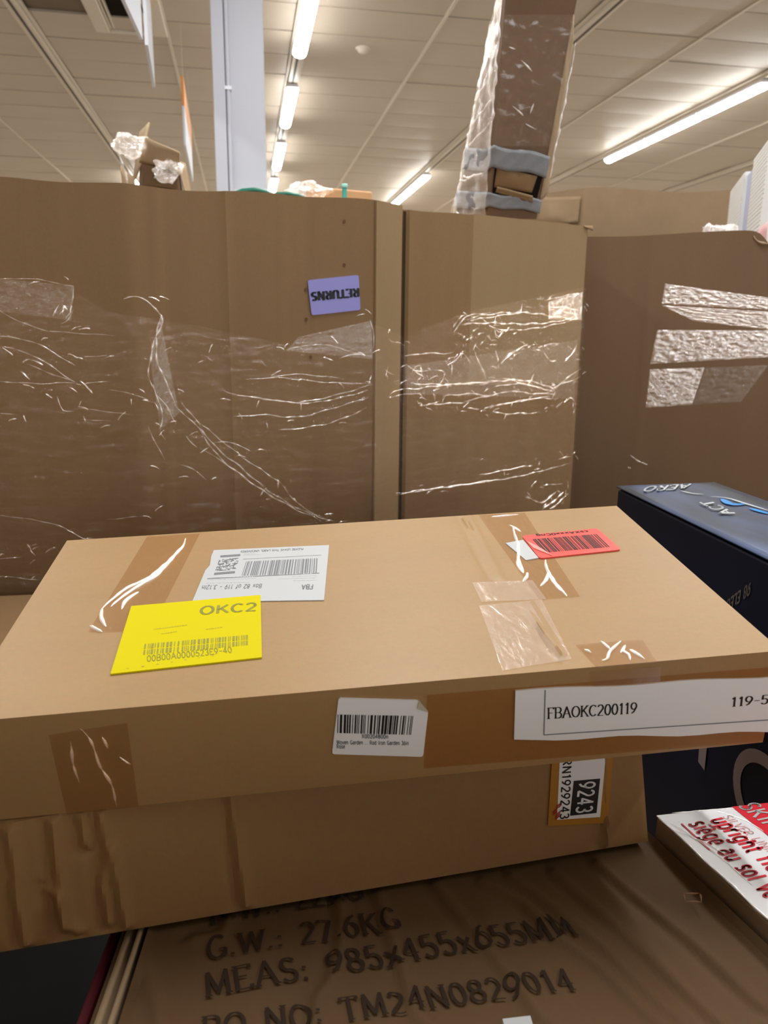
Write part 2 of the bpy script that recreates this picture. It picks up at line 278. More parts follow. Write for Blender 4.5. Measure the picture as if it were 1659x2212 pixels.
D={'fba':{'o':[-0.262,0.673,1.216],'R':[[0.9976,-0.0529,0.045],[0.0457,0.9877,0.1493],[-0.0523,-0.1469,0.9878]],'dims':[0.78,0.402,0.111]},'t_white':[[0.2014,0.3348],[0.3517,0.3267],[0.3366,0.1746],[0.1878,0.1936]],'t_white2d':[[0.2116,0.3158],[0.2369,0.3159],[0.2321,0.2609],[0.2071,0.2598]],'t_whitebar':[[0.2449,0.2922],[0.3346,0.2873],[0.3315,0.2449],[0.2409,0.2518]],'t_whiteline':[[0.2001,0.2507],[0.3348,0.2444]],'t_whiteline2':[[0.2405,0.2998],[0.3398,0.2964]],'t_whitetxt':[[0.3189,0.2085],[0.3059,0.2071],[0.1982,0.2218],[0.26,0.2191],[0.2353,0.3264],[0.3157,0.3221]],'t_yellow':[[0.1208,0.1932],[0.2648,0.1973],[0.2689,0.0634],[0.1248,0.0558]],'t_yokc':[[0.1991,0.1607],[0.261,0.1604],[0.261,0.1788]],'t_ybar':[[0.1491,0.1064],[0.2537,0.1086],[0.2544,0.0883],[0.1509,0.0857]],'t_ytxt':[[0.1566,0.0721],[0.2392,0.0765],[0.1549,0.0834]],'t_red':[[0.6095,0.3136],[0.7181,0.3214],[0.7217,0.2499],[0.6105,0.2412]],'t_redbar':[[0.6198,0.2994],[0.709,0.3019],[0.71,0.2591],[0.622,0.2561]],'t_redtxt':[[0.7015,0.316],[0.6287,0.3136],[0.6993,0.3035]],'t_paper':[[0.582,0.295],[0.6077,0.3014],[0.6102,0.244],[0.5927,0.24]],'t_tapeR':[[0.5713,0.4012],[0.6388,0.3971],[0.6247,0.138],[0.5773,0.1388]],'t_tapeR2':[[0.5124,0.191],[0.584,0.1856],[0.585,0.1376],[0.5115,0.1426]],'t_tapeR3':[[0.5068,0.1346],[0.5799,0.1384],[0.5701,0.0155],[0.4978,0.0061]],'t_tapeL':[[0.107,0.3965],[0.178,0.3961],[0.1525,0.1536],[0.1284,0.1376],[0.0846,0.1425]],'t_tapeF':[[0.5831,0.0403],[0.6541,0.0402],[0.6496,-0.0025],[0.5887,-0.0029]],'t_wrk':[[[0.1608,0.3812],[0.1576,0.3449],[0.139,0.2863],[0.1275,0.2623],[0.1058,0.2377],[0.0942,0.2106],[0.0888,0.1917]],[[0.1592,0.3567],[0.1413,0.282],[0.1303,0.2581],[0.1102,0.2275],[0.0979,0.1968]],[[0.0892,0.1949],[0.0916,0.1733],[0.1019,0.1515]],[[0.1231,0.229],[0.1122,0.2078],[0.1106,0.1883]],[[0.0835,0.1564],[0.1003,0.14]],[[0.6063,0.3466],[0.6,0.3073],[0.5924,0.271],[0.5794,0.2313],[0.5786,0.2052]],[[0.5864,0.2507],[0.5814,0.2243],[0.5786,0.2052]],[[0.5849,0.2068],[0.58,0.1949],[0.5711,0.184]],[[0.6174,0.2387],[0.609,0.2029],[0.6084,0.166],[0.6103,0.1403]],[[0.609,0.2029],[0.599,0.1832],[0.5888,0.1692]],[[0.6082,0.2005],[0.6081,0.1733],[0.6082,0.1543]],[[0.6111,0.0432],[0.6137,0.0259]],[[0.6314,0.04],[0.613,0.0242],[0.6044,0.0103],[0.5981,0.0087]],[[0.5886,0.0306],[0.5933,0.023]],[[0.6307,0.0294],[0.6249,0.0216],[0.6283,0.015],[0.6255,0.0045]],[[0.6331,0.0238],[0.6356,0.0165],[0.6395,0.004]],[[0.6327,0.0318],[0.6212,0.0187]],[[0.6042,0.3553],[0.6129,0.329]],[[0.5876,0.3876],[0.6277,0.3899]]],'t_crease':[[[0.554,0.1326],[0.5644,0.0164]],[[0.5676,0.1337],[0.5668,0.0464],[0.565,0.0247]],[[0.5609,0.1326],[0.5604,0.0212]],[[0.5473,0.3944],[0.5424,0.1985]],[[0.557,0.3982],[0.5489,0.1974]]],'f_label':[[0.3399,0.0086],[0.4155,0.0192],[0.4245,0.0328],[0.4197,0.085],[0.3313,0.0712]],'f_fold':[[0.4155,0.0192],[0.4245,0.0328],[0.4137,0.0274]],'f_bar':[[0.3384,0.0261],[0.4101,0.0355],[0.4078,0.0572],[0.3372,0.047]],'f_txt':[[0.3603,0.0556],[0.3857,0.059],[0.3362,0.0598],[0.4055,0.0689],[0.336,0.0646],[0.344,0.0656]],'f_long':[[0.5092,0.018],[0.8016,0.0295],[0.813,0.0987],[0.5106,0.0761]],'f_longline':[[0.5386,0.0195],[0.5406,0.0723],[0.8098,0.082]],'f_fba':[[0.5431,0.0533],[0.6349,0.0567],[0.5423,0.0407]],'f_119':[[0.7345,0.0597],[0.7924,0.0608],[0.7337,0.049]],'f_tapeR':[[0.4235,0.0143],[0.7695,0.0176],[0.7835,0.1094],[0.4206,0.0997]],'f_tapeL':[[0.0791,0.0208],[0.1481,0.0154],[0.1459,0.1109],[0.08,0.1121]],'f_tapeC':[[0.5833,0.0045],[0.6538,0.0052],[0.6563,0.0251],[0.5871,0.0207]],'f_wrk':[[[0.1074,0.0169],[0.112,0.0266],[0.1178,0.0558],[0.1242,0.0833],[0.127,0.1084]],[[0.1371,0.0512],[0.1452,0.0617]],[[0.0953,0.0297],[0.096,0.077]],[[0.1239,0.0279],[0.1269,0.0417]]],'low':{'bl':[-0.2408,0.663,0.985],'br':[0.4438,0.7154,0.985],'u':[0.9971,0.0763,0.0],'v':[-0.012,0.1571,0.9875],'n':[0.0754,-0.9846,0.1575]},'l_amber':[[0.5655,0.1138],[0.641,0.1095],[0.6332,0.0312],[0.5593,0.0386]],'l_white':[[0.5744,0.1116],[0.6311,0.1086],[0.6234,0.0397],[0.5701,0.0444]],'l_black':[[0.5911,0.0861],[0.6238,0.0844],[0.6188,0.0452],[0.586,0.0468]],'l_9243':[[0.599,0.084],[0.5946,0.0493],[0.6157,0.0817]],'l_rn':[[0.5778,0.1112],[0.5735,0.0471],[0.5885,0.1098]],'l_red':[[0.5647,0.0601],[0.5743,0.0629],[0.5746,0.048],[0.5644,0.0431]],'l_fold':[[0.6386,0.1034],[0.6331,0.0176],[0.6306,0.0017]],'l_crease':[[[0.0149,0.1181],[0.0201,0.0717],[0.0184,0.0562],[0.0242,0.003]],[[0.054,0.1158],[0.0567,0.061],[0.0574,0.0128]],[[0.0797,0.121],[0.083,0.0886]],[[0.0972,0.1207],[0.1006,0.0812],[0.0958,0.0451],[0.0991,0.012]],[[0.1059,0.078],[0.1098,0.038],[0.1137,0.0046]],[[0.0472,0.0512],[0.0549,0.043],[0.0598,0.0192],[0.0696,0.0091]],[[0.2203,0.1183],[0.2245,0.0565],[0.2283,0.0027]],[[0.6331,0.0231],[0.627,0.0023]]],'c_edges':[[-0.1085,0.6803],[-0.1213,0.5695],[0.4574,0.7349],[0.4831,0.5568]],'c_meas':[[-0.0494,0.5869],[0.3094,0.6044],[-0.0526,0.6133]],'c_gw':[[-0.0504,0.6293],[0.1378,0.6374],[-0.0516,0.6556]],'c_nw':[[-0.0489,0.6766],[0.1077,0.6836],[-0.0502,0.7098]],'c_po':[[-0.0504,0.5428],[0.2806,0.5416],[-0.0515,0.5656]],'c_crease':[[[0.0829,0.6911],[0.0773,0.634],[0.062,0.5888],[0.0501,0.5752],[0.043,0.5418]],[[0.1229,0.695],[0.1298,0.5936],[0.1316,0.5418],[0.1439,0.5247]],[[0.2406,0.705],[0.2709,0.6705],[0.2892,0.614],[0.3146,0.5739],[0.3391,0.5069]],[[0.2733,0.7073],[0.3294,0.595],[0.3522,0.5144]],[[0.3221,0.7071],[0.3684,0.5765],[0.3796,0.5302],[0.3941,0.4825]],[[0.1877,0.7024],[0.218,0.6016],[0.2391,0.5237]],[[0.3752,0.7144],[0.4172,0.5927],[0.4368,0.5052]],[[-0.0286,0.6874],[-0.0372,0.6622],[-0.0638,0.6618]],[[-0.1153,0.6573],[-0.0911,0.589],[-0.0847,0.5633]]],'c_tear':[[0.4383,0.6322],[0.4552,0.6294],[0.4499,0.6165],[0.4343,0.6211]],'c_left':[[-0.131,0.6779],[-0.1464,0.5737],[-0.118,0.6788],[-0.1329,0.5714],[-0.156,0.5753],[-0.1483,0.6777]],'foot':[(-0.95,1.93),(-0.502,1.879),(-0.242,1.853),(0.133,1.936),(0.324,1.954),(0.403,2.019),(0.608,2.09),(1.001,2.233)],'g_label':[[0.157,1.938,1.682],[0.283,1.95,1.698],[0.288,1.951,1.615],[0.166,1.939,1.6]],'g_lab_txt':[[0.283,1.95,1.662],[0.164,1.939,1.648],[0.283,1.95,1.647]],'g_wrk':[(3,[[-0.262,1.855,1.628],[-0.237,1.854,1.633],[-0.204,1.861,1.616],[-0.184,1.866,1.594],[-0.186,1.865,1.569],[-0.204,1.862,1.527],[-0.213,1.859,1.491],[-0.216,1.859,1.449],[-0.204,1.861,1.417]]),(3,[[-0.184,1.866,1.594],[-0.192,1.864,1.563],[-0.199,1.862,1.512],[-0.187,1.865,1.459],[-0.169,1.869,1.417],[-0.162,1.871,1.384]]),(2,[[-0.204,1.861,1.417],[-0.181,1.867,1.385],[-0.162,1.871,1.346]]),(2,[[-0.208,1.86,1.439],[-0.192,1.864,1.364],[-0.199,1.863,1.331],[-0.189,1.865,1.309]]),(2.5,[[-0.149,1.874,1.397],[-0.119,1.88,1.356],[-0.079,1.889,1.293],[-0.015,1.903,1.233],[0.052,1.918,1.17],[0.133,1.936,1.116],[0.218,1.944,1.08]]),(2.5,[[-0.162,1.871,1.384],[-0.12,1.88,1.345],[-0.069,1.891,1.265],[0.006,1.908,1.197],[0.086,1.926,1.138],[0.181,1.941,1.087]]),(2,[[-0.119,1.88,1.356],[-0.014,1.903,1.262],[0.075,1.923,1.193],[0.122,1.933,1.135],[0.193,1.942,1.089]]),(1.5,[[-0.112,1.882,1.289],[-0.037,1.898,1.234],[0.029,1.913,1.178],[0.139,1.937,1.106]]),(1.5,[[-0.225,1.857,1.343],[-0.206,1.861,1.293],[-0.19,1.865,1.26]]),(1.5,[[-0.161,1.871,1.252],[-0.125,1.879,1.234],[-0.099,1.885,1.209]]),(1.5,[[-0.522,1.881,1.664],[-0.463,1.875,1.667],[-0.404,1.869,1.66],[-0.362,1.865,1.651]]),(1.5,[[-0.362,1.865,1.651],[-0.368,1.866,1.621],[-0.374,1.866,1.606]]),(2,[[-0.366,1.865,1.602],[-0.381,1.867,1.581],[-0.397,1.868,1.571]]),(2,[[-0.371,1.866,1.599],[-0.385,1.867,1.581]]),(1.5,[[-0.528,1.882,1.599],[-0.471,1.876,1.57],[-0.423,1.871,1.556],[-0.353,1.864,1.551],[-0.282,1.857,1.547]]),(1.5,[[-0.534,1.883,1.544],[-0.455,1.874,1.53],[-0.373,1.866,1.48]]),(1.5,[[-0.536,1.883,1.524],[-0.458,1.875,1.5],[-0.376,1.866,1.443]]),(1.5,[[-0.479,1.877,1.484],[-0.43,1.872,1.464],[-0.376,1.866,1.444]]),(1.5,[[-0.543,1.884,1.445],[-0.463,1.875,1.44],[-0.373,1.866,1.443]]),(1.5,[[-0.55,1.884,1.372],[-0.51,1.88,1.372]]),(1.5,[[-0.416,1.87,1.412],[-0.407,1.869,1.38],[-0.383,1.867,1.378]]),(1.2,[[-0.367,1.866,1.359],[-0.305,1.859,1.357]]),(1.2,[[-0.375,1.866,1.386],[-0.252,1.854,1.37]]),(1.2,[[-0.306,1.859,1.428],[-0.24,1.854,1.413],[-0.21,1.86,1.396]]),(1.2,[[-0.357,1.864,1.5],[-0.301,1.859,1.503]]),(1.2,[[-0.372,1.866,1.438],[-0.299,1.859,1.447]]),(1.5,[[-0.092,1.886,1.504],[-0.074,1.89,1.491]]),(2,[[-0.055,1.894,1.423],[-0.031,1.9,1.414],[0.034,1.914,1.402],[0.126,1.934,1.391],[0.213,1.944,1.405],[0.315,1.953,1.433]]),(1.8,[[-0.031,1.9,1.414],[0.057,1.919,1.399],[0.149,1.937,1.388],[0.267,1.949,1.408],[0.399,2.016,1.441]]),(2,[[-0.033,1.899,1.359],[0.045,1.916,1.362],[0.125,1.934,1.354],[0.219,1.944,1.376],[0.303,1.952,1.4]]),(2,[[0.078,1.924,1.323],[0.148,1.937,1.328],[0.219,1.944,1.341],[0.303,1.952,1.374]]),(1.5,[[0.002,1.907,1.447],[0.081,1.924,1.451],[0.196,1.942,1.439],[0.315,1.953,1.435]]),(1.5,[[0.058,1.919,1.452],[0.127,1.935,1.459],[0.243,1.946,1.447]]),(1.5,[[-0.079,1.889,1.299],[-0.035,1.899,1.297],[0.009,1.908,1.272]]),(1.5,[[-0.142,1.875,1.318],[-0.132,1.877,1.301],[-0.117,1.881,1.289]]),(1.2,[[0.128,1.935,1.524],[0.197,1.942,1.53],[0.303,1.952,1.502]]),(1.2,[[0.099,1.928,1.518],[0.128,1.935,1.524],[0.145,1.937,1.513]]),(1.5,[[0.231,1.945,1.496],[0.267,1.949,1.508],[0.315,1.953,1.502]]),(1.5,[[0.308,1.952,1.593],[0.32,1.954,1.559],[0.318,1.953,1.519]]),(1.2,[[-0.331,1.862,1.124],[-0.235,1.855,1.132]]),(1.5,[[-0.517,1.881,1.058],[-0.49,1.878,1.066]]),(1.5,[[-0.465,1.875,1.051],[-0.449,1.874,1.057]]),(1.2,[[-0.573,1.887,1.137],[-0.449,1.874,1.114],[-0.367,1.866,1.067]]),(1.2,[[-0.583,1.888,1.03],[-0.53,1.882,1.035]]),(1.2,[[-0.587,1.889,0.989],[-0.492,1.878,0.977]]),(2.5,[[0.59,2.084,1.599],[0.633,2.099,1.609],[0.708,2.127,1.619],[0.803,2.161,1.621],[0.885,2.191,1.613],[0.98,2.225,1.607]]),(2,[[0.604,2.089,1.597],[0.678,2.116,1.608],[0.771,2.149,1.621]]),(2.5,[[0.576,2.079,1.587],[0.679,2.116,1.591],[0.773,2.15,1.59],[0.87,2.185,1.596],[0.979,2.225,1.615]]),(2,[[0.665,2.111,1.582],[0.726,2.133,1.573],[0.838,2.174,1.581],[0.979,2.225,1.61]]),(2,[[0.664,2.111,1.584],[0.703,2.125,1.566]]),(2,[[0.849,2.178,1.656],[0.914,2.201,1.671],[0.982,2.226,1.683]]),(2,[[0.867,2.184,1.639],[0.917,2.202,1.64],[0.983,2.226,1.633]]),(1.8,[[0.892,2.193,1.629],[0.984,2.227,1.621]]),(1.5,[[0.555,2.072,1.562],[0.59,2.084,1.605],[0.67,2.113,1.619]]),(2,[[0.613,2.092,1.56],[0.607,2.089,1.544]]),(2,[[0.658,2.108,1.557],[0.674,2.114,1.544]]),(2,[[0.714,2.129,1.566],[0.693,2.121,1.551]]),(2,[[0.412,2.022,1.501],[0.452,2.036,1.508],[0.536,2.065,1.509],[0.557,2.072,1.513]]),(1.8,[[0.537,2.065,1.476],[0.562,2.074,1.49],[0.583,2.081,1.51],[0.609,2.09,1.481]]),(2,[[0.623,2.095,1.513],[0.639,2.101,1.481],[0.664,2.11,1.436]]),(2,[[0.69,2.12,1.519],[0.699,2.123,1.494],[0.697,2.122,1.485]]),(1.8,[[0.723,2.132,1.497],[0.761,2.146,1.519],[0.8,2.16,1.536]]),(1.8,[[0.708,2.126,1.481],[0.776,2.151,1.526],[0.808,2.163,1.528]]),(1.5,[[0.817,2.166,1.519],[0.851,2.178,1.513],[0.886,2.191,1.486],[0.911,2.2,1.492]]),(2,[[0.977,2.224,1.536],[0.958,2.217,1.506],[0.929,2.207,1.479]]),(1.8,[[0.857,2.181,1.533],[0.908,2.199,1.537]]),(2,[[0.419,2.025,1.477],[0.44,2.032,1.465],[0.481,2.046,1.464]]),(2,[[0.509,2.056,1.464],[0.53,2.063,1.457],[0.524,2.061,1.441]]),(1.8,[[0.44,2.032,1.462],[0.474,2.044,1.446]]),(2,[[0.341,1.968,1.471],[0.362,1.986,1.46],[0.377,1.998,1.456]]),(2,[[0.357,1.981,1.548],[0.366,1.988,1.539],[0.398,2.015,1.534]]),(2.5,[[0.378,1.998,1.415],[0.454,2.037,1.418],[0.524,2.061,1.424],[0.626,2.097,1.429],[0.687,2.119,1.433]]),(2.2,[[0.427,2.027,1.431],[0.538,2.066,1.426],[0.656,2.108,1.429]]),(2.5,[[0.641,2.102,1.424],[0.718,2.13,1.433],[0.798,2.159,1.431],[0.883,2.19,1.412],[0.91,2.2,1.393]]),(2.2,[[0.718,2.13,1.442],[0.799,2.159,1.42],[0.901,2.197,1.398]]),(2.2,[[0.688,2.119,1.416],[0.782,2.153,1.423],[0.866,2.184,1.405]]),(2,[[0.751,2.142,1.402],[0.834,2.172,1.393],[0.901,2.197,1.391]]),(2,[[0.598,2.087,1.379],[0.689,2.119,1.394],[0.767,2.148,1.405]]),(2,[[0.675,2.114,1.358],[0.753,2.143,1.371],[0.851,2.178,1.379],[0.92,2.203,1.374]]),(2.5,[[0.483,2.047,1.375],[0.554,2.071,1.374],[0.598,2.087,1.376]]),(2,[[0.455,2.037,1.372],[0.511,2.056,1.377]]),(2.5,[[0.691,2.12,1.344],[0.739,2.138,1.338],[0.804,2.161,1.337],[0.854,2.179,1.337]]),(2.2,[[0.606,2.089,1.359],[0.644,2.103,1.356]]),(1.8,[[0.525,2.061,1.395],[0.612,2.092,1.399],[0.666,2.111,1.393]]),(1.8,[[0.356,1.98,1.398],[0.427,2.027,1.404],[0.475,2.044,1.405]]),(1.8,[[0.883,2.19,1.405],[0.994,2.23,1.437]]),(1.8,[[0.916,2.202,1.418],[0.997,2.231,1.464]]),(2,[[0.942,2.211,1.362],[0.968,2.221,1.378],[0.988,2.228,1.353]]),(1.5,[[0.66,2.109,1.359],[0.885,2.191,1.384]]),(2.5,[[0.389,2.008,1.138],[0.489,2.049,1.14],[0.607,2.09,1.143],[0.701,2.124,1.148]]),(1.5,[[0.389,2.008,1.135],[0.547,2.069,1.142],[0.765,2.147,1.149],[0.979,2.225,1.175]]),(2,[[0.653,2.106,1.166],[0.756,2.144,1.175],[0.839,2.174,1.181]]),(2,[[0.933,2.208,1.193],[0.983,2.226,1.196]]),(3,[[0.824,2.169,1.09],[0.855,2.18,1.067],[0.889,2.192,1.066],[0.932,2.208,1.088]]),(3,[[0.883,2.19,1.038],[0.925,2.205,1.063],[0.963,2.219,1.085]]),(3,[[0.913,2.201,1.038],[0.952,2.215,1.06],[0.981,2.226,1.078]]),(1.5,[[0.869,2.185,1.115],[0.957,2.217,1.114]])],'g_patch':[[[-0.522,1.881,1.666],[-0.362,1.865,1.653],[-0.373,1.866,1.579],[-0.528,1.882,1.597]],[[0.128,1.935,1.548],[0.312,1.953,1.59],[0.315,1.953,1.496],[0.099,1.928,1.515]],[[0.862,2.183,1.654],[0.984,2.227,1.685],[0.987,2.228,1.605],[0.866,2.184,1.605]],[[-0.213,1.859,1.501],[-0.186,1.865,1.584],[-0.155,1.872,1.373],[-0.199,1.863,1.331]],[[0.412,2.022,1.477],[0.976,2.224,1.547],[0.981,2.226,1.374],[0.414,2.023,1.404]]],'rg_top':[[1.11,2.481,1.881],[1.477,2.256,1.879],[1.527,2.226,1.88],[1.539,2.218,1.86],[1.567,2.201,1.843]],'rg_p1':[[1.326,2.348,1.724],[1.582,2.191,1.677],[1.598,2.182,1.504],[1.306,2.361,1.475]],'rg_p2':[[1.307,2.36,1.453],[1.601,2.18,1.476],[1.545,2.214,1.359],[1.303,2.362,1.332]],'rg_pc':[[[1.326,2.348,1.724],[1.582,2.192,1.679],[1.585,2.19,1.644],[1.322,2.351,1.663]],[[1.322,2.351,1.658],[1.586,2.189,1.638],[1.591,2.186,1.585],[1.409,2.298,1.609]],[[1.316,2.354,1.581],[1.591,2.186,1.582],[1.599,2.182,1.502],[1.306,2.361,1.474]],[[1.306,2.361,1.456],[1.446,2.275,1.466],[1.423,2.289,1.347],[1.303,2.362,1.332]],[[1.449,2.273,1.466],[1.601,2.18,1.478],[1.545,2.214,1.362],[1.426,2.287,1.347]]],'rg_p1b':[[1.326,2.348,1.724],[1.487,2.25,1.698],[1.479,2.255,1.601],[1.319,2.353,1.629]],'rg_p1c':[[1.327,2.348,1.6],[1.588,2.188,1.615],[1.598,2.182,1.504],[1.305,2.361,1.483]],'rg_wrk':[[1.273,2.381,1.168],[1.321,2.352,1.14],[1.269,2.383,1.131],[1.278,2.378,1.127]],'n_top':[[0.7658,1.4748],[0.9972,1.4888],[0.7245,0.9373],[0.983,1.2915]],'n_aero':[[0.9278,1.4651],[0.8174,1.4479],[0.891,1.4186]],'n_act':[[0.8662,1.2981],[0.8473,1.1943]],'n_sw':[[[0.8657,1.4022],[0.8734,1.3727],[0.8914,1.3612]],[[0.8919,1.3384],[0.916,1.3219],[0.9199,1.2702],[0.9237,1.2103]],[[0.9015,1.315],[0.8891,1.2742],[0.8972,1.265],[0.9199,1.2702]],[[0.903,1.2323],[0.9063,1.1864]]],'n_98':[[0.726,0.967,1.204],[0.732,1.036,1.145],[0.728,0.983,1.205]],'n_ring':[[0.726,0.966,0.857],[0.724,0.94,0.924],[0.719,0.872,0.936],[0.724,0.938,0.851],[0.72,0.887,0.904],[0.723,0.93,0.876]],'n_leg':[[0.733,1.058,0.878],[0.731,1.033,0.892],[0.731,1.032,0.857],[0.733,1.054,0.86]],'n_bot':[[0.745,1.205,0.626],[0.747,1.226,0.763]],'w_edge':[[0.4604,0.7396],[0.5652,0.7451],[0.4826,0.5598],[0.6142,0.74]],'w_siege':[[0.4946,0.7178],[0.5047,0.5964],[0.504,0.7207]],'w_up':[[0.5234,0.7202],[0.5342,0.6304],[0.5336,0.7222]],'w_sil':[[0.5418,0.7236],[0.5521,0.662],[0.5489,0.7252]],'w_red':[[0.5652,0.7451],[0.5728,0.6833],[0.5922,0.7435]],'w_line':[[0.4865,0.7191],[0.4915,0.6704]],'w_skip':[[0.5735,0.7399],[0.5812,0.6948]],'tw':{'ftl':[0.728,2.236,2.55],'ftr':[0.928,2.2,2.552],'fbl':[0.779,2.499,1.925],'fbr':[0.932,2.472,1.926],'btl':[0.798,2.454,2.648],'bbl':[0.731,2.723,1.954]},'lc':[[-0.585,1.87,0.955],[-0.511,1.884,0.955],[-0.488,1.526,0.955],[-0.497,1.656,0.955]],'tear':[[0.196,1.942,1.502]]}
# ---------------------------------------------------------------- stroke lettering
def arc(cx, cy, rx, ry, a0, a1, n=12):
    return [(cx+rx*math.cos(math.radians(a0+(a1-a0)*i/n)), cy+ry*math.sin(math.radians(a0+(a1-a0)*i/n))) for i in range(n+1)]
GL = {
 ' ': (.45, []), '.': (.25, [[(.1, 0), (.1, .1)]]), ':': (.28, [[(.12, 0), (.12, .1)], [(.12, .45), (.12, .55)]]), '-': (.55, [[(.06, .45), (.5, .45)]]),
 'A': (.78, [[(.04, 0), (.39, 1), (.74, 0)], [(.17, .36), (.61, .36)]]),
 'B': (.68, [[(.1, 0), (.1, 1)], [(.1, 1), (.35, 1)]+arc(.35, .76, .24, .24, 90, -90)+[(.1, .52)], [(.35, .52)]+arc(.36, .26, .27, .26, 90, -90)+[(.1, 0)]]),
 'C': (.72, [arc(.4, .5, .34, .5, 45, 315, 18)]),
 'E': (.64, [[(.1, 0), (.1, 1)], [(.1, 1), (.58, 1), (.58, .86)], [(.1, .53), (.47, .53)], [(.1, 0), (.6, 0), (.6, .15)]]),
 'F': (.6, [[(.1, 0), (.1, 1)], [(.1, 1), (.56, 1), (.56, .86)], [(.1, .52), (.46, .52)]]),
 'G': (.78, [arc(.4, .5, .34, .5, 48, 350, 18), [(.46, .42), (.74, .42)], [(.72, .42), (.72, .08)]]),
 'H': (.76, [[(.1, 0), (.1, 1)], [(.66, 0), (.66, 1)], [(.1, .52), (.66, .52)]]),
 'I': (.3, [[(.15, 0), (.15, 1)]]),
 'K': (.72, [[(.1, 0), (.1, 1)], [(.62, 1), (.12, .42)], [(.28, .58), (.68, 0)]]),
 'L': (.58, [[(.1, 1), (.1, 0)], [(.1, 0), (.55, 0), (.55, .14)]]),
 'M': (.9, [[(.1, 0), (.13, 1), (.45, .1), (.77, 1), (.8, 0)]]),
 'N': (.78, [[(.1, 0), (.1, 1), (.68, 0), (.68, 1)]]),
 'O': (.8, [arc(.4, .5, .34, .5, 90, 450, 22)]),
 'P': (.64, [[(.1, 0), (.1, 1)], [(.1, 1), (.34, 1)]+arc(.34, .74, .25, .26, 90, -90)+[(.1, .48)]]),
 'R': (.72, [[(.1, 0), (.1, 1)], [(.1, 1), (.34, 1)]+arc(.34, .75, .25, .25, 90, -90)+[(.1, .5)], [(.32, .5), (.66, 0)]]),
 'S': (.62, [arc(.32, .74, .24, .26, 30, 270, 12)+arc(.3, .25, .26, .25, 90, -150, 12)]),
 'T': (.68, [[(.34, 0), (.34, 1)], [(.04, .86), (.04, 1), (.64, 1), (.64, .86)]]),
 'U': (.76, [[(.1, 1), (.1, .3)]+arc(.38, .3, .28, .3, 180, 360)+[(.66, 1)]]),
 'V': (.74, [[(.04, 1), (.37, 0), (.7, 1)]]),
 'W': (1.0, [[(.04, 1), (.26, 0), (.5, 1), (.74, 0), (.96, 1)]]),
 'X': (.72, [[(.08, 0), (.64, 1)], [(.08, 1), (.64, 0)]]),
 'Z': (.66, [[(.08, 1), (.58, 1), (.06, 0), (.6, 0)]]),
 '0': (.62, [arc(.31, .5, .25, .5, 90, 450, 20)]),
 '1': (.5, [[(.1, .82), (.28, 1), (.28, 0)]]),
 '2': (.62, [arc(.3, .72, .24, .28, 160, -25, 12)+[(.06, 0), (.58, 0)]]),
 '3': (.6, [arc(.28, .75, .22, .25, 150, -90, 12), arc(.28, .26, .26, .26, 90, -150, 12)]),
 '4': (.64, [[(.44, 0), (.44, 1), (.05, .3), (.6, .3)]]),
 '5': (.6, [[(.52, 1), (.14, 1), (.1, .55)]+arc(.28, .31, .26, .31, 125, -150, 14)]),
 '6': (.62, [[(.5, .98), (.3, .86)]+arc(.31, .31, .25, .31, 150, 510, 20)]),
 '7': (.58, [[(.05, .86), (.05, 1), (.54, 1), (.22, 0)]]),
 '8': (.62, [arc(.31, .76, .21, .24, 90, 450, 16), arc(.31, .26, .26, .26, 90, 450, 16)]),
 '9': (.62, [[(.12, .02), (.32, .14)]+arc(.31, .69, .25, .31, -30, -390, 20)]),
 'a': (.6, [arc(.28, .52, .22, .2, 150, 0, 8)+[(.5, 0)], [(.5, .42)]+arc(.26, .22, .2, .22, 70, 290, 12)+[(.5, .16)]]),
 'c': (.55, [arc(.3, .36, .24, .36, 45, 315, 14)]),
 'd': (.62, [arc(.28, .36, .22, .36, 40, 320, 14), [(.52, 1), (.52, 0)]]),
 'e': (.6, [[(.08, .36), (.52, .36)]+arc(.3, .36, .23, .36, 0, 310, 16)]),
 'è': (.6, [[(.08, .36), (.52, .36)]+arc(.3, .36, .23, .36, 0, 310, 16), [(.16, 1.02), (.36, .86)]]),
 'f': (.42, [[(.16, 0), (.16, .8)]+arc(.32, .8, .16, .2, 180, 60, 6), [(.02, .7), (.38, .7)]]),
 'g': (.62, [arc(.28, .38, .22, .34, 40, 320, 14), [(.52, .72), (.52, -.08)]+arc(.29, -.08, .23, .2, 0, -150, 8)]),
 'h': (.62, [[(.1, 0), (.1, 1)], [(.1, .45)]+arc(.31, .48, .21, .24, 160, 0, 8)+[(.52, 0)]]),
 'i': (.26, [[(.13, 0), (.13, .7)], [(.13, .88), (.13, .99)]]),
 'l': (.26, [[(.13, 0), (.13, 1)]]),
 'n': (.62, [[(.1, 0), (.1, .72)], [(.1, .45)]+arc(.31, .48, .21, .24, 160, 0, 8)+[(.52, 0)]]),
 'o': (.62, [arc(.31, .36, .24, .36, 90, 450, 18)]),
 'p': (.62, [[(.1, .72), (.1, -.3)], arc(.34, .36, .22, .36, 140, -140, 14)]),
 'r': (.42, [[(.1, 0), (.1, .72)], [(.1, .42)]+arc(.3, .5, .2, .2, 160, 70, 6)]),
 's': (.5, [arc(.26, .54, .18, .18, 30, 270, 10)+arc(.24, .18, .2, .18, 90, -150, 10)]),
 't': (.42, [[(.18, .95), (.18, .15)]+arc(.32, .15, .14, .15, 180, 290, 6), [(.02, .7), (.38, .7)]]),
 'u': (.62, [[(.1, .72), (.1, .26)]+arc(.3, .26, .2, .26, 180, 340, 8)+[(.52, .3)], [(.52, .72), (.52, 0)]]),
 'v': (.58, [[(.04, .72), (.29, 0), (.54, .72)]]),
 'x': (.56, [[(.06, .68), (.5, 0)], [(.06, 0), (.5, .68)]]),
}
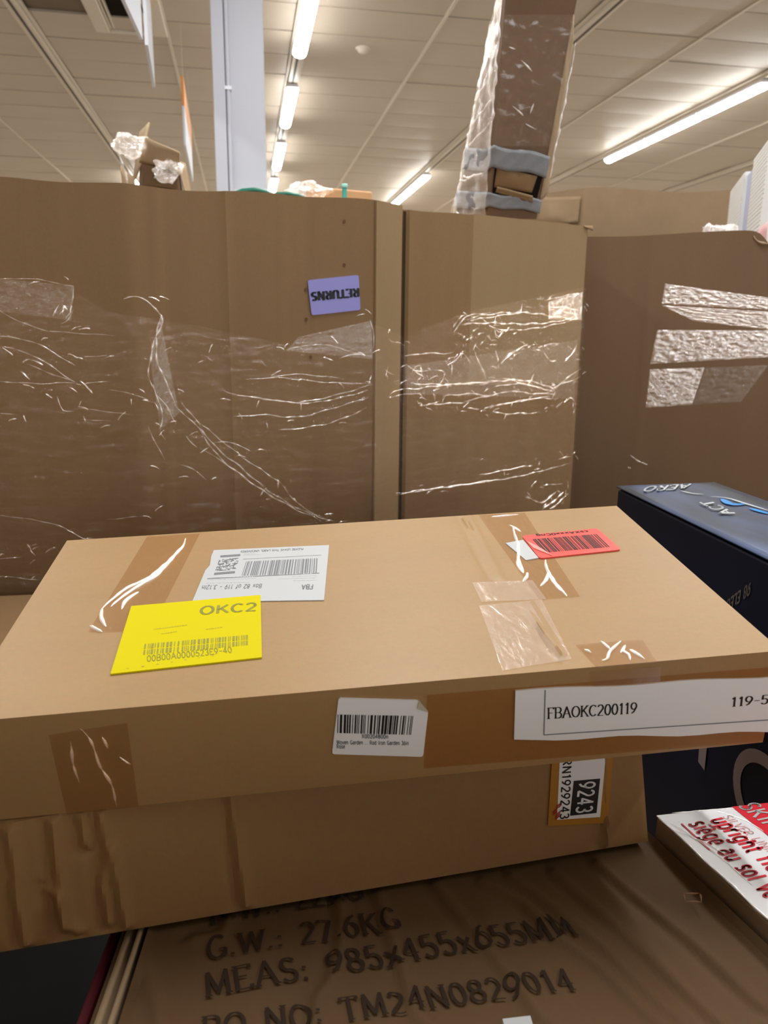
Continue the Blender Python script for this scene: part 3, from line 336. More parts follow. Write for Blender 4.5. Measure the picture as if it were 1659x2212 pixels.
def text_mesh(s, thick, thin, serif=False, track=.12, dense=0):
    """flat ribbons in text space (cap height 1); a broad-nib pen makes upright strokes heavy and level ones light"""
    V, Fc, x = [], [], 0.0
    def ribbon(pl):
        if dense:
            q = [pl[0]]
            for a, b in zip(pl[:-1], pl[1:]):
                k = max(1, int(math.hypot(b[0]-a[0], b[1]-a[1])/dense)); q += [(a[0]+(b[0]-a[0])*i/k, a[1]+(b[1]-a[1])*i/k) for i in range(1, k+1)]
            pl = q
        n = len(pl)
        dirs = [(pl[i+1][0]-pl[i][0], pl[i+1][1]-pl[i][1]) for i in range(n-1)]
        for i in range(n-1):
            dx, dy = dirs[i]; l = math.hypot(dx, dy) or 1e-6; dx /= l; dy /= l
            h = .5*(thin+(thick-thin)*abs(dy)); e = .25*h if n > 4 else .5*h
            a = (pl[i][0]-dx*e*(i > 0), pl[i][1]-dy*e*(i > 0)); b = (pl[i+1][0]+dx*e*(i < n-2), pl[i+1][1]+dy*e*(i < n-2))
            k = len(V)
            V.extend([(a[0]-dy*h, a[1]+dx*h), (a[0]+dy*h, a[1]-dx*h), (b[0]+dy*h, b[1]-dx*h), (b[0]-dy*h, b[1]+dx*h)])
            Fc.append((k, k+1, k+2, k+3))
    for ch in s:
        w, strokes = GL.get(ch, GL['n'])
        for st in strokes:
            ribbon([(x+p[0], p[1]) for p in st])
            if serif and ch not in '.:-':
                for p, q in ((st[0], st[1]), (st[-1], st[-2])):
                    if min(abs(p[1]), abs(p[1]-1), abs(p[1]-.72)) < .03 and abs(q[1]-p[1]) > .5*abs(q[0]-p[0]) and abs(q[1]-p[1]) > .2:
                        ribbon([(x+p[0]-.13, p[1]), (x+p[0]+.13, p[1])])
        x += w+track
    return V, Fc, max(x-track, .1)
# ---------------------------------------------------------------- the hall
CZ = 4.25
X0, X1, Y0, Y1 = -9.0, 13.2, -7.2, 30.0
def structure(o): o['kind'] = 'structure'; return o
structure(MB().box(X0, X1, Y0, Y1, -.1, 0).obj('floor', FLOORM))
structure(MB().box(X0-.15, X0, Y0, Y1, 0, CZ).obj('wall_left', WALL))
structure(MB().box(X1, X1+.15, Y0, Y1, 0, CZ).obj('wall_right', WALL))
structure(MB().box(X0, X1, Y1, Y1+.15, 0, CZ).obj('wall_back', WALL))
wx0, wx1, wz0, wz1 = -3.0, 10.5, .9, 3.2
structure(MB().box(X0, wx0, Y0-.15, Y0, 0, CZ).box(wx1, X1, Y0-.15, Y0, 0, CZ).box(wx0, wx1, Y0-.15, Y0, 0, wz0).box(wx0, wx1, Y0-.15, Y0, wz1, CZ).obj('wall_front', WALL))
win = structure(MB().box(wx0, wx1, Y0-.12, Y0-.04, wz0, wz0+.05).box(wx0, wx1, Y0-.12, Y0-.04, wz1-.05, wz1).obj('unseen_window_1', WHITE))  # unseen window, put in so light comes from behind
for k in range(7): MB().box(wx0+k*2.24, wx0+k*2.24+.05, Y0-.12, Y0-.04, wz0+.05, wz1-.05).obj('mullion', WHITE, win)
ceil = structure(MB().box(X0, X1, Y0, Y1, CZ+.022, CZ+.12).obj('ceiling', CEILBACK))
# panels 1.2 x 0.6 m with a soft belly, laid between seams at x = -0.6 + 1.2 k
PX, PY = 1.2, .6
def panel_geo():
    m = MB(); n = 4
    V, F = patch((-.591, -.293, 0), (-.591, .293, 0), (.591, .293, 0), (.591, -.293, 0), n, n)
    V = [(x, y, -.009*(1-(x/.6)**2)*(1-(y/.3)**2)) for x, y, z in V]
    m.add(V, F)
    m.add([(-.591, -.293, 0), (.591, -.293, 0), (.591, .293, 0), (-.591, .293, 0), (-.591, -.293, .02), (.591, -.293, .02), (.591, .293, .02), (-.591, .293, .02)],
          [(0, 1, 5, 4), (1, 2, 6, 5), (2, 3, 7, 6), (3, 0, 4, 7)])
    return m
pg = panel_geo()
vent_cell = {(-.0, 0)}
cells = []
for i in range(-7, 12):
    for j in range(0, 62):
        cx, cy = -.6+PX*i+.6, Y0+PY*j+.3+.0
        if not (X0 < cx-.59 and cx+.59 < X1 and cy < Y1): continue
        if abs(cx+1.2) < .01 and 0 or abs(cx+1.2) < .1 and 7.1 < cy < 8.1: continue
        d = Vector((cx, cy, CZ))-EYE; z = d.dot(fwd)
        vis = z > .5 and abs(d.dot(rt)/z) < .56 and abs(d.dot(upv)/z) < .72 and d.dot(upv)/z < .70
        cells.append((not vis, d.length, cx, cy))
cells.sort()
proto = None; rest = MB()
for k, (inv, dl, cx, cy) in enumerate(cells):
    rz = R.uniform(-.004, .004)
    if k < 290 and not inv:
        if proto is None: o = proto = mesh_obj('ceiling_panel', pg.V, pg.F, CEIL, ceil, smooth=False)
        else: o = proto.copy(); C.objects.link(o); o.parent = ceil
        o.location = (cx, cy, CZ+R.uniform(-.003, .003)); o.rotation_euler = (R.uniform(-.004, .004), rz, 0)
    else: rest.add([(x+cx, y+cy, z+CZ) for x, y, z in pg.V], pg.F)
ro = rest.obj('ceiling_panel_field', CEIL, ceil); ro['kind'] = 'stuff'
for k in range(-4, 8):
    x = -.6+2.4*k-(0 if True else 0)
    if X0+.2 < x < X1-.2: MB().box(x-.014, x+.014, Y0, Y1, CZ-.014, CZ+.01).obj('seam_rail', TRACK, ceil)
# light tracks run away from the camera, tubes hang under them
ROWS = (-1.8, .6, 3.05, 5.4, 7.8)
for i, x in enumerate(ROWS):
    t = structure(MB().box(x-.045, x+.045, Y0, Y1, CZ-.062, CZ-.008).obj('trim_%d' % (i+1), TRACK))
    MB().box(x-.075, x-.049, Y0, Y1, CZ-.03, CZ-.008).obj('track_lip', TRACK, t)
    MB().box(x+.049, x+.075, Y0, Y1, CZ-.03, CZ-.008).obj('track_lip', TRACK, t)
    MB().box(x-.012, x+.012, Y0, Y1, CZ-.066, CZ-.063).obj('track_groove', TRACKD, t)
def fitting(x, ya, yb, label, group):
    t = thing('fluorescent_light', label, 'ceiling light', (x, (ya+yb)/2, CZ-.067), group)
    bevel(MB().box(x-.06, x+.06, ya, yb, CZ-.105, CZ-.067).obj('housing', WHITE, t), .008)
    V, F = [], []; n = 10
    for y, s in ((ya+.01, .75), (ya+.04, 1), (yb-.04, 1), (yb-.01, .75)):
        for k in range(n+1):
            a = math.pi*k/n; V.append((x-.065*s*math.cos(a), y, CZ-.106-.05*s*math.sin(a)))
    for r_ in range(3):
        for k in range(n): a = r_*(n+1)+k; F.append((a, a+1, a+n+2, a+n+1))
    F.append(tuple(range(n+1))); F.append(tuple(range(3*(n+1)+n, 3*(n+1)-1, -1)))
    for r_ in range(3): F.append((r_*(n+1), (r_+1)*(n+1), (r_+1)*(n+1)+n, r_*(n+1)+n))
    mesh_obj('diffuser', V, F, LIT, t)
ORD = ['nearest', 'second nearest', 'third nearest', 'fourth nearest', 'fifth nearest', 'sixth nearest', 'seventh nearest']
for k, (a, b) in enumerate(((6.55, 8.05), (9.06, 10.6), (11.55, 13.2), (14.05, 15.9))):
    fitting(.6, a, b, '%s lit fluorescent fitting in the row right beside the white pillar' % ORD[k], 'lit row by the pillar')
for k, (a, b) in enumerate(((7.88, 9.08), (9.11, 10.3), (10.33, 11.52))):
    fitting(5.4, a, b, '%s tube of the long lit line at upper right' % ('brightest and nearest', 'middle', 'farthest')[k], 'long lit line at upper right')
for k, (a, b) in enumerate(((13.2, 14.9), (15.0, 16.7))):
    fitting(3.05, a, b, '%s lit tube of the track seen just left of the duct-taped carton' % ('nearer', 'farther')[k], 'lit tubes left of the taped carton')
fitting(-1.8, 14.6, 16.1, 'small far lit tube on the left track above the torn carton', None)
# air vent, detector
vt = thing('ceiling_vent', 'dark square air vent with pale frame in the ceiling at upper left', 'air vent', (-1.2, 7.6, CZ))
m = MB(); x0, x1, y0, y1 = -1.235, -.60, 7.0, 8.12
m.box(x0, x0+.13, y0, y1, CZ-.03, CZ+.02).box(x1-.13, x1, y0, y1, CZ-.03, CZ+.02).box(x0+.13, x1-.13, y0, y0+.1, CZ-.03, CZ+.02).box(x0+.13, x1-.13, y1-.035, y1, CZ-.03, CZ+.02)
bevel(m.obj('frame', TRACK, vt), .012)
MB().box(x0+.13, x1-.13, y0+.1, y1-.035, CZ+.012, CZ+.021).obj('duct_shade', DARK, vt)  # dark sheet painted as the shade inside the duct
for x in (-1.09, -1.06, -.78, -.745): MB().box(x-.008, x+.008, y0+.1, y1-.1, CZ-.02, CZ+.011).obj('slat', TRACK, vt)
V, F = [], []
prof = [(.0, -.05), (.03, -.048), (.05, -.035), (.06, -.012), (.075, -.008), (.075, 0)]
for k in range(16):
    a = 2*math.pi*k/16
    for r_, z in prof: V.append((1.21+r_*math.cos(a), 8.06+r_*math.sin(a), CZ-.006+z))
for k in range(16):
    for i in range(5): a, b = k*6+i, ((k+1) % 16)*6+i; F.append((a, a+1, b+1, b))
sd = mesh_obj('smoke_detector', V, F, plain('detector_plastic', (.72, .64, .54), .5), smooth=True)
tag(sd, 'small round smoke detector on the ceiling right of the pillar', 'smoke detector')
# pillar
pt = thing('pillar', 'square white painted pillar with a cable conduit, behind the pallet box', 'pillar', (.02, 5.2, 0))
bevel(MB().box(-.135, .175, 5.22, 5.5, 0, CZ+.02).obj('shaft', PILLAR, pt), .006)
bevel(MB().box(-.135, -.062, 5.19, 5.22, 0, CZ+.02).obj('left_cladding', PILLAR, pt), .004)
m = MB(); V, F = [], []
for z in (0, CZ): V += [(-.045+.014*math.cos(a), 5.205+.014*math.sin(a), z) for a in np.linspace(0, 2*math.pi, 9)[:-1]]
F = [(k, (k+1) % 8, 8+(k+1) % 8, 8+k) for k in range(8)]
mesh_obj('conduit', V, F, PILLAR, pt, smooth=True)
for z in (2.35, 3.0, 3.6): MB().box(-.066, -.024, 5.186, 5.22, z, z+.02).obj('clip', WHITE, pt)
bevel(MB().box(-.03, .2, 5.16, 5.225, 0, 2.43).obj('base_cladding', plain('base_cladding_paint', (.62, .62, .54), .5), pt), .006)
# hanging signs, edge on
SIGN = plain('sign_white', (.72, .75, .84), .5, .3); SIGNO = plain('sign_orange', (.78, .33, .10), .5, .3)
def sign(xa, ya, xb, yb, zb, zt, label, oz):
    t = thing('hanging_sign', label, 'sign', ((xa+xb)/2, (ya+yb)/2, zb), 'signs hanging from the ceiling')
    d = Vector((xb-xa, yb-ya, 0)).normalized(); n = Vector((d.y, -d.x, 0))*.009
    def slab(z0, z1, ex):
        q = n*ex; P = [(xa, ya), (xb, yb)]
        V = [(x+s*q.x, y+s*q.y, z) for z in (z0, z1) for (x, y) in P for s in (-1, 1)]
        return V, [(0, 1, 3, 2), (4, 6, 7, 5), (0, 4, 5, 1), (2, 3, 7, 6), (0, 2, 6, 4), (1, 5, 7, 3)]
    mesh_obj('board', *slab(zb, oz, 1), SIGN, t); mesh_obj('colour_strip', *slab(oz, zt, 1.25), SIGNO, t)
    for f_ in (.12, .88):
        x, y = xa+(xb-xa)*f_, ya+(yb-ya)*f_
        MB().box(x-.002, x+.002, y-.002, y+.002, zt, CZ).obj('wire', TRACK, t)
sign(-.545, 4.1, -.51, 4.92, 3.15, 3.95, 'nearest white sign hanging edge-on, below the air vent', 3.75)
sign(-.49, 5.0, -.535, 5.78, 3.15, 3.85, 'long white sign with orange top hanging edge-on left of the pillar', 3.62)
sign(-.46, 7.6, -.50, 9.3, 3.2, 3.76, 'farthest orange and white sign, just right of the torn carton', 3.52)
# ---------------------------------------------------------------- print helpers
def quad_at(P, uv):     # bilinear point in a quad P = (tl, tr, br, bl) ; uv from the tl corner
    u, v = uv; return (P[0]*(1-u)+P[1]*u)*(1-v)+(P[3]*(1-u)+P[2]*u)*v
def sheet(name, P, n, th, mat, parent, rnd=0, seg=4):
    """thin sticker with real thickness: polygon P lifted along n"""
    P = [Vector(p) for p in P]; n = Vector(n).normalized(); Q = []
    if rnd:
        N = len(P)
        for i in range(N):
            a, b, c = P[i-1], P[i], P[(i+1) % N]; da = (a-b).normalized(); dc = (c-b).normalized()
            for k in range(seg+1):
                t = k/seg; p0 = b+da*rnd; p2 = b+dc*rnd; Q.append(p0*(1-t)**2+b*2*t*(1-t)+p2*t*t)
    else: Q = P
    N = len(Q); V = [q+n*.0001 for q in Q]+[q+n*th for q in Q]
    F = [tuple(range(N, 2*N)), tuple(range(N-1, -1, -1))]+[(i, (i+1) % N, N+(i+1) % N, N+i) for i in range(N)]
    nn = (Q[1]-Q[0]).cross(Q[2]-Q[1])
    if nn.dot(n) < 0: F = [f[::-1] for f in F]
    return mesh_obj(name, V, F, mat, parent)
def lettering(s, a, b, cap, n, lift, mat, parent, thick=.14, thin=None, serif=False, name='lettering', track=.12, dense=0):
    """text with baseline a->b; cap = point above a at cap height"""
    a, b, cap, n = Vector(a), Vector(b), Vector(cap), Vector(n).normalized()
    V, F, W_ = text_mesh(s, thick, thin if thin is not None else thick, serif, track, dense)
    ux = (b-a)/W_; uy = cap-a
    return mesh_obj(name, [a+ux*x+uy*y+n*lift for x, y in V], F, mat, parent)
def barcode(P, n, lift, mat, parent, seed, count, fill=.5, name='barcode', rows=1):
    P = [Vector(p) for p in P]; n = Vector(n).normalized(); r = random.Random(seed); m = MB()
    ws = [r.choice((1, 1, 1, 2, 2, 3)) for _ in range(count*2-1)]; T = sum(ws)
    for rr in range(rows):
        v0, v1 = rr/rows+(0 if rr == 0 else .05), (rr+1)/rows-(.05 if rr < rows-1 else 0); x = 0
        for i, q in enumerate(ws):
            if i % 2 == 0:
                u0, u1 = x/T, (x+q*min(1, fill*2))/T
                m.add([quad_at(P, uv)+n*lift for uv in ((u0, v0), (u1, v0), (u1, v1), (u0, v1))], [(0, 1, 2, 3)])
            x += q
    return m.obj(name, mat, parent)
def rule(a, b, wd, n, lift, mat, parent, name='rule'):
    a, b, n = Vector(a), Vector(b), Vector(n).normalized(); s = n.cross((b-a).normalized())*wd/2
    return mesh_obj(name, [p+n*lift for p in (a-s, b-s, b+s, a+s)], [(0, 1, 2, 3)], mat, parent)
def codeblock(P, n, lift, mat, parent, seed, rows, cols, dens=.5, name='stacked_barcode'):
    P = [Vector(p) for p in P]; n = Vector(n).normalized(); r = random.Random(seed); m = MB()
    for j in range(rows):
        i = 0
        while i < cols:
            w_ = r.choice((1, 1, 2, 3))
            if r.random() < dens:
                u0, u1, v0, v1 = i/cols, min(1, (i+w_)/cols), j/rows, (j+.86)/rows
                m.add([quad_at(P, uv)+n*lift for uv in ((u0, v0), (u1, v0), (u1, v1), (u0, v1))], [(0, 1, 2, 3)])
            i += w_
    return m.obj(name, mat, parent)
# ---------------------------------------------------------------- flat carton on top of the front stack
fo = Vector(D['fba']['o']); fu, fv, fn = [Vector(r) for r in D['fba']['R']]; FL, FD, FH = D['fba']['dims']
T = lambda p: fo+fu*p[0]+fv*p[1]
FR = lambda p: fo+fu*p[0]-fn*p[1]
flat = thing('shipping_carton', 'flat tan carton with yellow, white and red labels on top of the front stack', 'carton', T((FL/2, FD/2))-fn*FH)
K = [fo-fn*FH, fo+fu*FL-fn*FH, fo+fu*FL, fo, fo+fv*FD-fn*FH, fo+fu*FL+fv*FD-fn*FH, fo+fu*FL+fv*FD, fo+fv*FD]
cr = [(c, .0035, .0016, .8) for c in D['t_crease']]
hexa('carton_body', K, K_FBA, flat, {'top': fsum(ridges(cr), lowfreq(3, .0002, 14)), 'front': lowfreq(5, .0003, 12)}, {k: ((180, 96) if k in ('top', 'bottom') else (96, 26) if k in ('left', 'right') else (180, 26)) for k in ('top', 'bottom', 'left', 'right', 'front', 'back')})
def tape(name, P, n, mat, parent, label=None, th=.0016):
    n = Vector(n).normalized(); Q = [Vector(p)+n*th for p in P]; f = tuple(range(len(Q)))
    if (Q[1]-Q[0]).cross(Q[2]-Q[1]).dot(n) < 0: f = f[::-1]
    o = mesh_obj(name, Q, [f], mat, parent)
    if label: o['label'] = label
    return o
LT = .0008
def lift_poly(pts, f): return [f(p) for p in pts]
tape('tape_strip', lift_poly(D['t_tapeR'], T), fn, TAPE, flat, 'wide brown tape strip at the right of the top', LT)
tape('tape_strip', lift_poly(D['t_tapeL'], T), fn, TAPE, flat, 'wide brown tape strip at the left of the top', LT)
tape('clear_tape', lift_poly(D['t_tapeR2'], T), fn, TAPE_CLEAR, flat, 'short clear tape across the crease', LT+.0003)
tape('clear_tape', lift_poly(D['t_tapeR3'], T), fn, TAPE_CLEAR, flat, 'clear tape running to the front edge', LT)
tape('tape_end', lift_poly(D['t_tapeF'], T), fn, TAPE, flat, 'shiny tape end folded over the front edge', LT)
wk = MB()
for i, p in enumerate(D['t_wrk']):
    fold_line(wk, [T(q) for q in p], fn, .0030 if i < 11 else .0022, .004, .0009, seed=i, rag=.25)
wo = tag(wk.obj('tape_pleats', PLEAT_W, flat, True), kind='stuff'); wo['label'] = 'glossy white wrinkles of loose tape'
# white address label
P = lift_poly(D['t_white'], T); tl, tr, br_, bl_ = P
e = (bl_-tl); P2 = [tl+(tr-tl)*.0, tr, br_, bl_, tl+e*.42, tl+e*.33+(tr-tl)*.02, tl+e*.24+(tr-tl)*.012, tl+e*.14-(tr-tl)*.0]
wl = sheet('address_label', P2, fn, .0012, PAPER, flat); wl['label'] = 'white address label with barcode, upside down'
Lf = .0014
barcode(lift_poly(D['t_whitebar'], T), fn, Lf, INK_FADE, wl, 3, 36)
Q = lift_poly(D['t_white2d'], T); Q = [Q[0], Q[1], Q[2], Q[3]]
codeblock([quad_at(Q, (0, .2)), quad_at(Q, (1, .2)), quad_at(Q, (1, .82)), quad_at(Q, (0, .82))], fn, Lf, INK_FADE, wl, 5, 16, 22)
rule(quad_at(Q, (0, .05)), quad_at(Q, (1, .05)), .006, fn, Lf, INK_FADE, wl); rule(quad_at(Q, (0, .95)), quad_at(Q, (1, .95)), .006, fn, Lf, INK_FADE, wl)
rule(*lift_poly(D['t_whiteline'], T), .0016, fn, Lf, INK_FADE, wl); rule(*lift_poly(D['t_whiteline2'], T), .0006, fn, Lf, INK_FADE, wl)
# upside-down words on the white label: read from the far side, so baselines run right to left
dn = (bl_-tl).normalized(); ri = (tr-tl).normalized()
def flip(s, x0, x1, v, h, mat, thick=.16, serif=False, par=None):
    """words on the address label turned half round; x along the label from its left, v down it, in parts of its size"""
    a, b = quad_at(P, (x1, v)), quad_at(P, (x0, v)); cap = a+(quad_at(P, (x1, v+h))-a)
    lettering(s, a, b, cap, fn, Lf, mat, par or wl, thick, thick*.8)
flip('FBA', .815, .905, .745, .075, INK_FADE, .2)
flip('Box 82 of 119 - 3.12lb', .03, .50, .715, .07, INK_FADE, .15)
flip('PLEASE LEAVE THIS LABEL UNCOVERED', .24, .78, .045, .035, INK_FADE, .18)
r_ = random.Random(4)
def greek(x0, x1, v, h):
    m = MB(); x = x0
    while x < x1:
        q = r_.uniform(.008, .03)
        m.add([quad_at(P, uv)+fn*Lf for uv in ((x, v), (min(x+q, x1), v), (min(x+q, x1), v+h), (x, v+h))], [(0, 1, 2, 3)]); x += q+.008
    return m
m = MB()
for x0, x1, v in ((.08, .42, .565), (.07, .44, .60), (.05, .40, .665), (.62, .92, .545), (.72, .92, .58), (.62, .92, .62), (.74, .92, .66), (.27, .42, .13), (.27, .38, .105)):
    g_ = greek(x0, x1, v, .012); m.add(g_.V, g_.F)
tag(m.obj('small_print', plain('pale_print', (.55, .57, .60), .6), wl), kind='stuff')
# yellow label
P = lift_poly(D['t_yellow'], T)
yl = sheet('routing_label', P, fn, .0018, YELLOW, flat); yl['label'] = 'bright yellow label reading OKC2'
Ly = .0021
a, b, c = lift_poly(D['t_yokc'], T); lettering('OKC2', a, b, a+(c-b), fn, Ly, INK_YEL, yl, .17, .12)
barcode(lift_poly(D['t_ybar'], T), fn, Ly, INK_YEL, yl, 9, 38, .42, rows=2)
_t = lift_poly(D['t_ytxt'], T); lettering('00B00A0000523E9-40', _t[0], _t[1], _t[2], fn, Ly, INK_YEL, yl, .13, .09)
m = MB()
for x0, x1, v, v1 in ((.22, .45, .42, .40), (.28, .38, .50, .49), (.60, .70, .50, .49), (.10, .66, .95, .90)):
    x = x0
    while x < x1:
        q = r_.uniform(.008, .02); vv = v+(v1-v)*(x-x0)/(x1-x0)
        m.add([quad_at(P, uv)+fn*Ly for uv in ((x, vv), (x+q, vv), (x+q, vv+.012), (x, vv+.012))], [(0, 1, 2, 3)]); x += q+(.006 if v < .9 else .08)
tag(m.obj('small_print', plain('faint_olive_print', (.52, .47, .03), .6), yl), kind='stuff')
# red label and the torn paper under it
pp = sheet('paper_scrap', lift_poly(D['t_paper'], T), fn, .0014, PAPER, flat); pp['label'] = 'torn white paper corner under the red label'
P = lift_poly(D['t_red'], T)
rl = sheet('red_label', P, fn, .0020, REDL, flat, rnd=.006); rl['label'] = 'red label with black barcode, upside down'
barcode(lift_poly(D['t_redbar'], T), fn, .0023, INK, rl, 12, 34)
a, b, c = lift_poly(D['t_redtxt'], T); lettering('csXAxxx0Cng'[::1], a, b, a+(b-a).cross(fn).normalized()*.0062*(1 if (b-a).cross(fn).dot(fv) < 0 else -1), fn, .0023, INK, rl, .2, .16)
lf = sheet('curled_corner', [quad_at(P, (0, .28)), quad_at(P, (.085, .55)), quad_at(P, (.16, .97)), quad_at(P, (.02, .6))], fn, .0032, plain('red_label_back', (.95, .36, .33), .35, .5), rl)
# front face of the flat carton
ff = -fv
tape('tape_band', lift_poly(D['f_tapeR'], FR), ff, TAPE_FRONT, flat, 'brown tape band along the front face', .0014)
tape('tape_patch', lift_poly(D['f_tapeL'], FR), ff, TAPE, flat, 'dark tape patch at the left of the front', .0014)
tape('tape_end', lift_poly(D['f_tapeC'], FR), ff, TAPE, flat, 'tape end turned down over the top edge', .0019)
wk = MB()
for i, p in enumerate(D['f_wrk']): fold_line(wk, [FR(q) for q in p], ff, .0016, .004, .001, seed=40+i)
tag(wk.obj('tape_pleats', PLEAT, flat, True), kind='stuff')
P = lift_poly(D['f_label'], FR)
bl2 = sheet('barcode_label', P, ff, .0021, PAPER_LIFTED, flat, rnd=.003); bl2['label'] = 'small white barcode sticker with one folded corner'
P4 = lift_poly(D['f_bar'], FR); barcode(P4, ff, .0025, INK, bl2, 21, 30)
t_ = lift_poly(D['f_txt'], FR)
lettering('X00204800D', t_[0], t_[1], t_[0]+fn*.0045, ff, .0025, INK_FADE, bl2, .2)
lettering('Woven Garden ... Rod Iron Garden 36in', t_[2], t_[3], t_[2]+fn*.0045, ff, .0025, INK_FADE, bl2, .2); lettering('Rose', t_[4], t_[5], t_[4]+fn*.0045, ff, .0025, INK_FADE, bl2, .2)
sheet('folded_corner', lift_poly(D['f_fold'], FR), ff, .0034, plain('label_backing', (.55, .50, .40), .5), bl2)
P = lift_poly(D['f_long'], FR)
N = 14; top_ = [P[0].lerp(P[1], i/N)+fn*(.0012*math.sin(i*.9)) for i in range(N+1)]; bot_ = [P[3].lerp(P[2], i/N)+fn*(.0016*math.sin(i*1.1+2)) for i in range(N+1)]
ll = sheet('long_label', top_+bot_[::-1], ff, .0024, PAPER_LIFTED, flat); ll['label'] = 'long white paper label reading FBAOKC200119'
a, b, c = lift_poly(D['f_longline'], FR); rule(a, b, .0011, ff, .0028, INK_FADE, ll); rule(b, c, .0011, ff, .0028, INK_FADE, ll)
a, b, c = lift_poly(D['f_fba'], FR); lettering('FBAOKC200119', a, b, c, ff, .0028, INK, ll, .15, .06, True, track=.06)
a, b, c = lift_poly(D['f_119'], FR); lettering('119-56', a, a+(b-a)*.86, c, ff, .0028, INK, ll, .15, .06, True, track=.06)
# ---------------------------------------------------------------- carton under it
lbl, lbr, lu, lv, ln = [Vector(D['low'][k]) for k in ('bl', 'br', 'u', 'v', 'n')]
lbl0 = lbl-lu*.03
LOW = lambda p: lbl+lu*p[0]+lv*p[1]
def under(x, y): # height of the flat carton's underside
    o_ = fo-fn*FH; return o_.z-((x-o_.x)*fn.x+(y-o_.y)*fn.y)/fn.z-.0015
def on_v(b, k=0):
    p = Vector(b)
    for _ in range(6):
        z = under(p.x, p.y); p = Vector(b)+lv*((z-b.z)/lv.z)
    return p
lowc = thing('shipping_carton', 'tan carton with amber number label, creased at left, under the flat carton', 'carton', (.1, .85, .985))
bd = Vector((-ln.x, -ln.y, 0)).normalized()*.37
bd = Vector((.02, .37, 0))
tl_, tr_ = on_v(lbl0), on_v(lbr)-lu*.012
bbl, bbr = lbl0+bd, lbr+bd
btl, btr = [Vector((p.x, p.y, under(p.x, p.y))) for p in (bbl, bbr)]
K = [lbl0, lbr, tr_, tl_, bbl, bbr, btr, btl]
cl = [([(q[0]+.03, q[1]) for q in c], .0055, .0058, .55) for c in D['l_crease']]+[([(q[0]+.03, q[1]) for q in D['l_fold']], .003, .0028, 1.3)]
hexa('carton_body', K, K_LOW, lowc, {'front': fsum(ridges(cl), lowfreq(8, .0012, 14))}, {k: ((220, 44) if k in ('front', 'back') else (220, 60) if k in ('top', 'bottom') else (60, 44)) for k in ('top', 'bottom', 'left', 'right', 'front', 'back')})
am = sheet('number_label', lift_poly(D['l_amber'], LOW), ln, .0030, AMBER, lowc, rnd=.002); am['label'] = 'amber-edged label with number 9243'
wp = lift_poly(D['l_white'], LOW); mesh_obj('white_panel', [p+ln*.0034 for p in wp], [(0, 1, 2, 3)], PAPER_LIFTED, am)
bp = lift_poly(D['l_black'], LOW); mesh_obj('black_panel', [p+ln*.0037 for p in bp], [(0, 1, 2, 3)], INK, am)
a, b, c = lift_poly(D['l_9243'], LOW)
a2 = quad_at(bp, (.22, .06)); b2 = quad_at(bp, (.22, .94)); c2 = quad_at(bp, (.80, .06)); lettering('9243', a2, b2, c2, ln, .0041, PAPER_LIFTED, am, .15)
a2 = quad_at(wp, (.07, -.02)); b2 = quad_at(wp, (.07, .99)); c2 = quad_at(wp, (.25, -.02)); lettering('RN1929243', a2, b2, c2, ln, .0039, INK, am, .15)
rp_ = lift_poly(D['l_red'], LOW); m = MB(); r_ = random.Random(2)
for k in range(7):
    u0 = r_.uniform(0, .6); v0 = k/7; m.add([quad_at(rp_, uv)+ln*.0044 for uv in ((u0, v0+.05), (min(1, u0+.5), v0-.03), (min(1, u0+.45), v0+.08), (max(0, u0-.2), v0+.14))], [(0, 1, 2, 3)])
so = m.obj('red_scribble', plain('red_marker', (.45, .01, .02), .4), am)
# ---------------------------------------------------------------- big crumpled carton at the bottom
ce = D['c_edges']; ZC = .98
big = thing('printed_carton', 'big crumpled brown carton printed with weights and sizes, lowest in the front stack', 'carton', (.17, .75, .46))
dl = Vector((ce[1][0]-ce[0][0], ce[1][1]-ce[0][1], 0)); dr = Vector((ce[3][0]-ce[2][0], ce[3][1]-ce[2][1], 0))
def along(p, d, y): return Vector((p[0]+d.x*(y-p[1])/d.y, y, ZC))
f_l, f_r, b_l, b_r = along(ce[0], dl, .40), along(ce[2], dr, .40), along(ce[0], dl, 1.10), along(ce[2], dr, 1.06)
zb = .46
K = [Vector((p.x, p.y, z)) for p, z in ((f_l, zb), (f_r, zb), (f_r, ZC), (f_l, ZC), (b_l, zb), (b_r, zb), (b_r, ZC), (b_l, ZC))]
def inv_top(p):   # world xy -> metres along the top face's u and v
    v = (p[1]-f_l.y)/(b_l.y-f_l.y); x0 = f_l.x+(b_l.x-f_l.x)*v; x1 = f_r.x+(b_r.x-f_r.x)*v
    return ((p[0]-x0)/(x1-x0)*(f_r-f_l).length, v*(b_l-f_l).length)
cl = [([inv_top(q) for q in c], .0075, .0036, .7) for c in D['c_crease']]
bigtop = lambda U, V: np.clip(fsum(ridges(cl), lowfreq(11, .0018, 18), lowfreq(12, .0010, 45), lowfreq(14, .0005, 110))(U, V)-.004, -.014, .0035)
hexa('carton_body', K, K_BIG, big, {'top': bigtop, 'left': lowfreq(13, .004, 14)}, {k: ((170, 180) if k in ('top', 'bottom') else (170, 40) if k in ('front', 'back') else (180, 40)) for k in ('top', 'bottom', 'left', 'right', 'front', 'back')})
up = Vector((0, 0, 1))
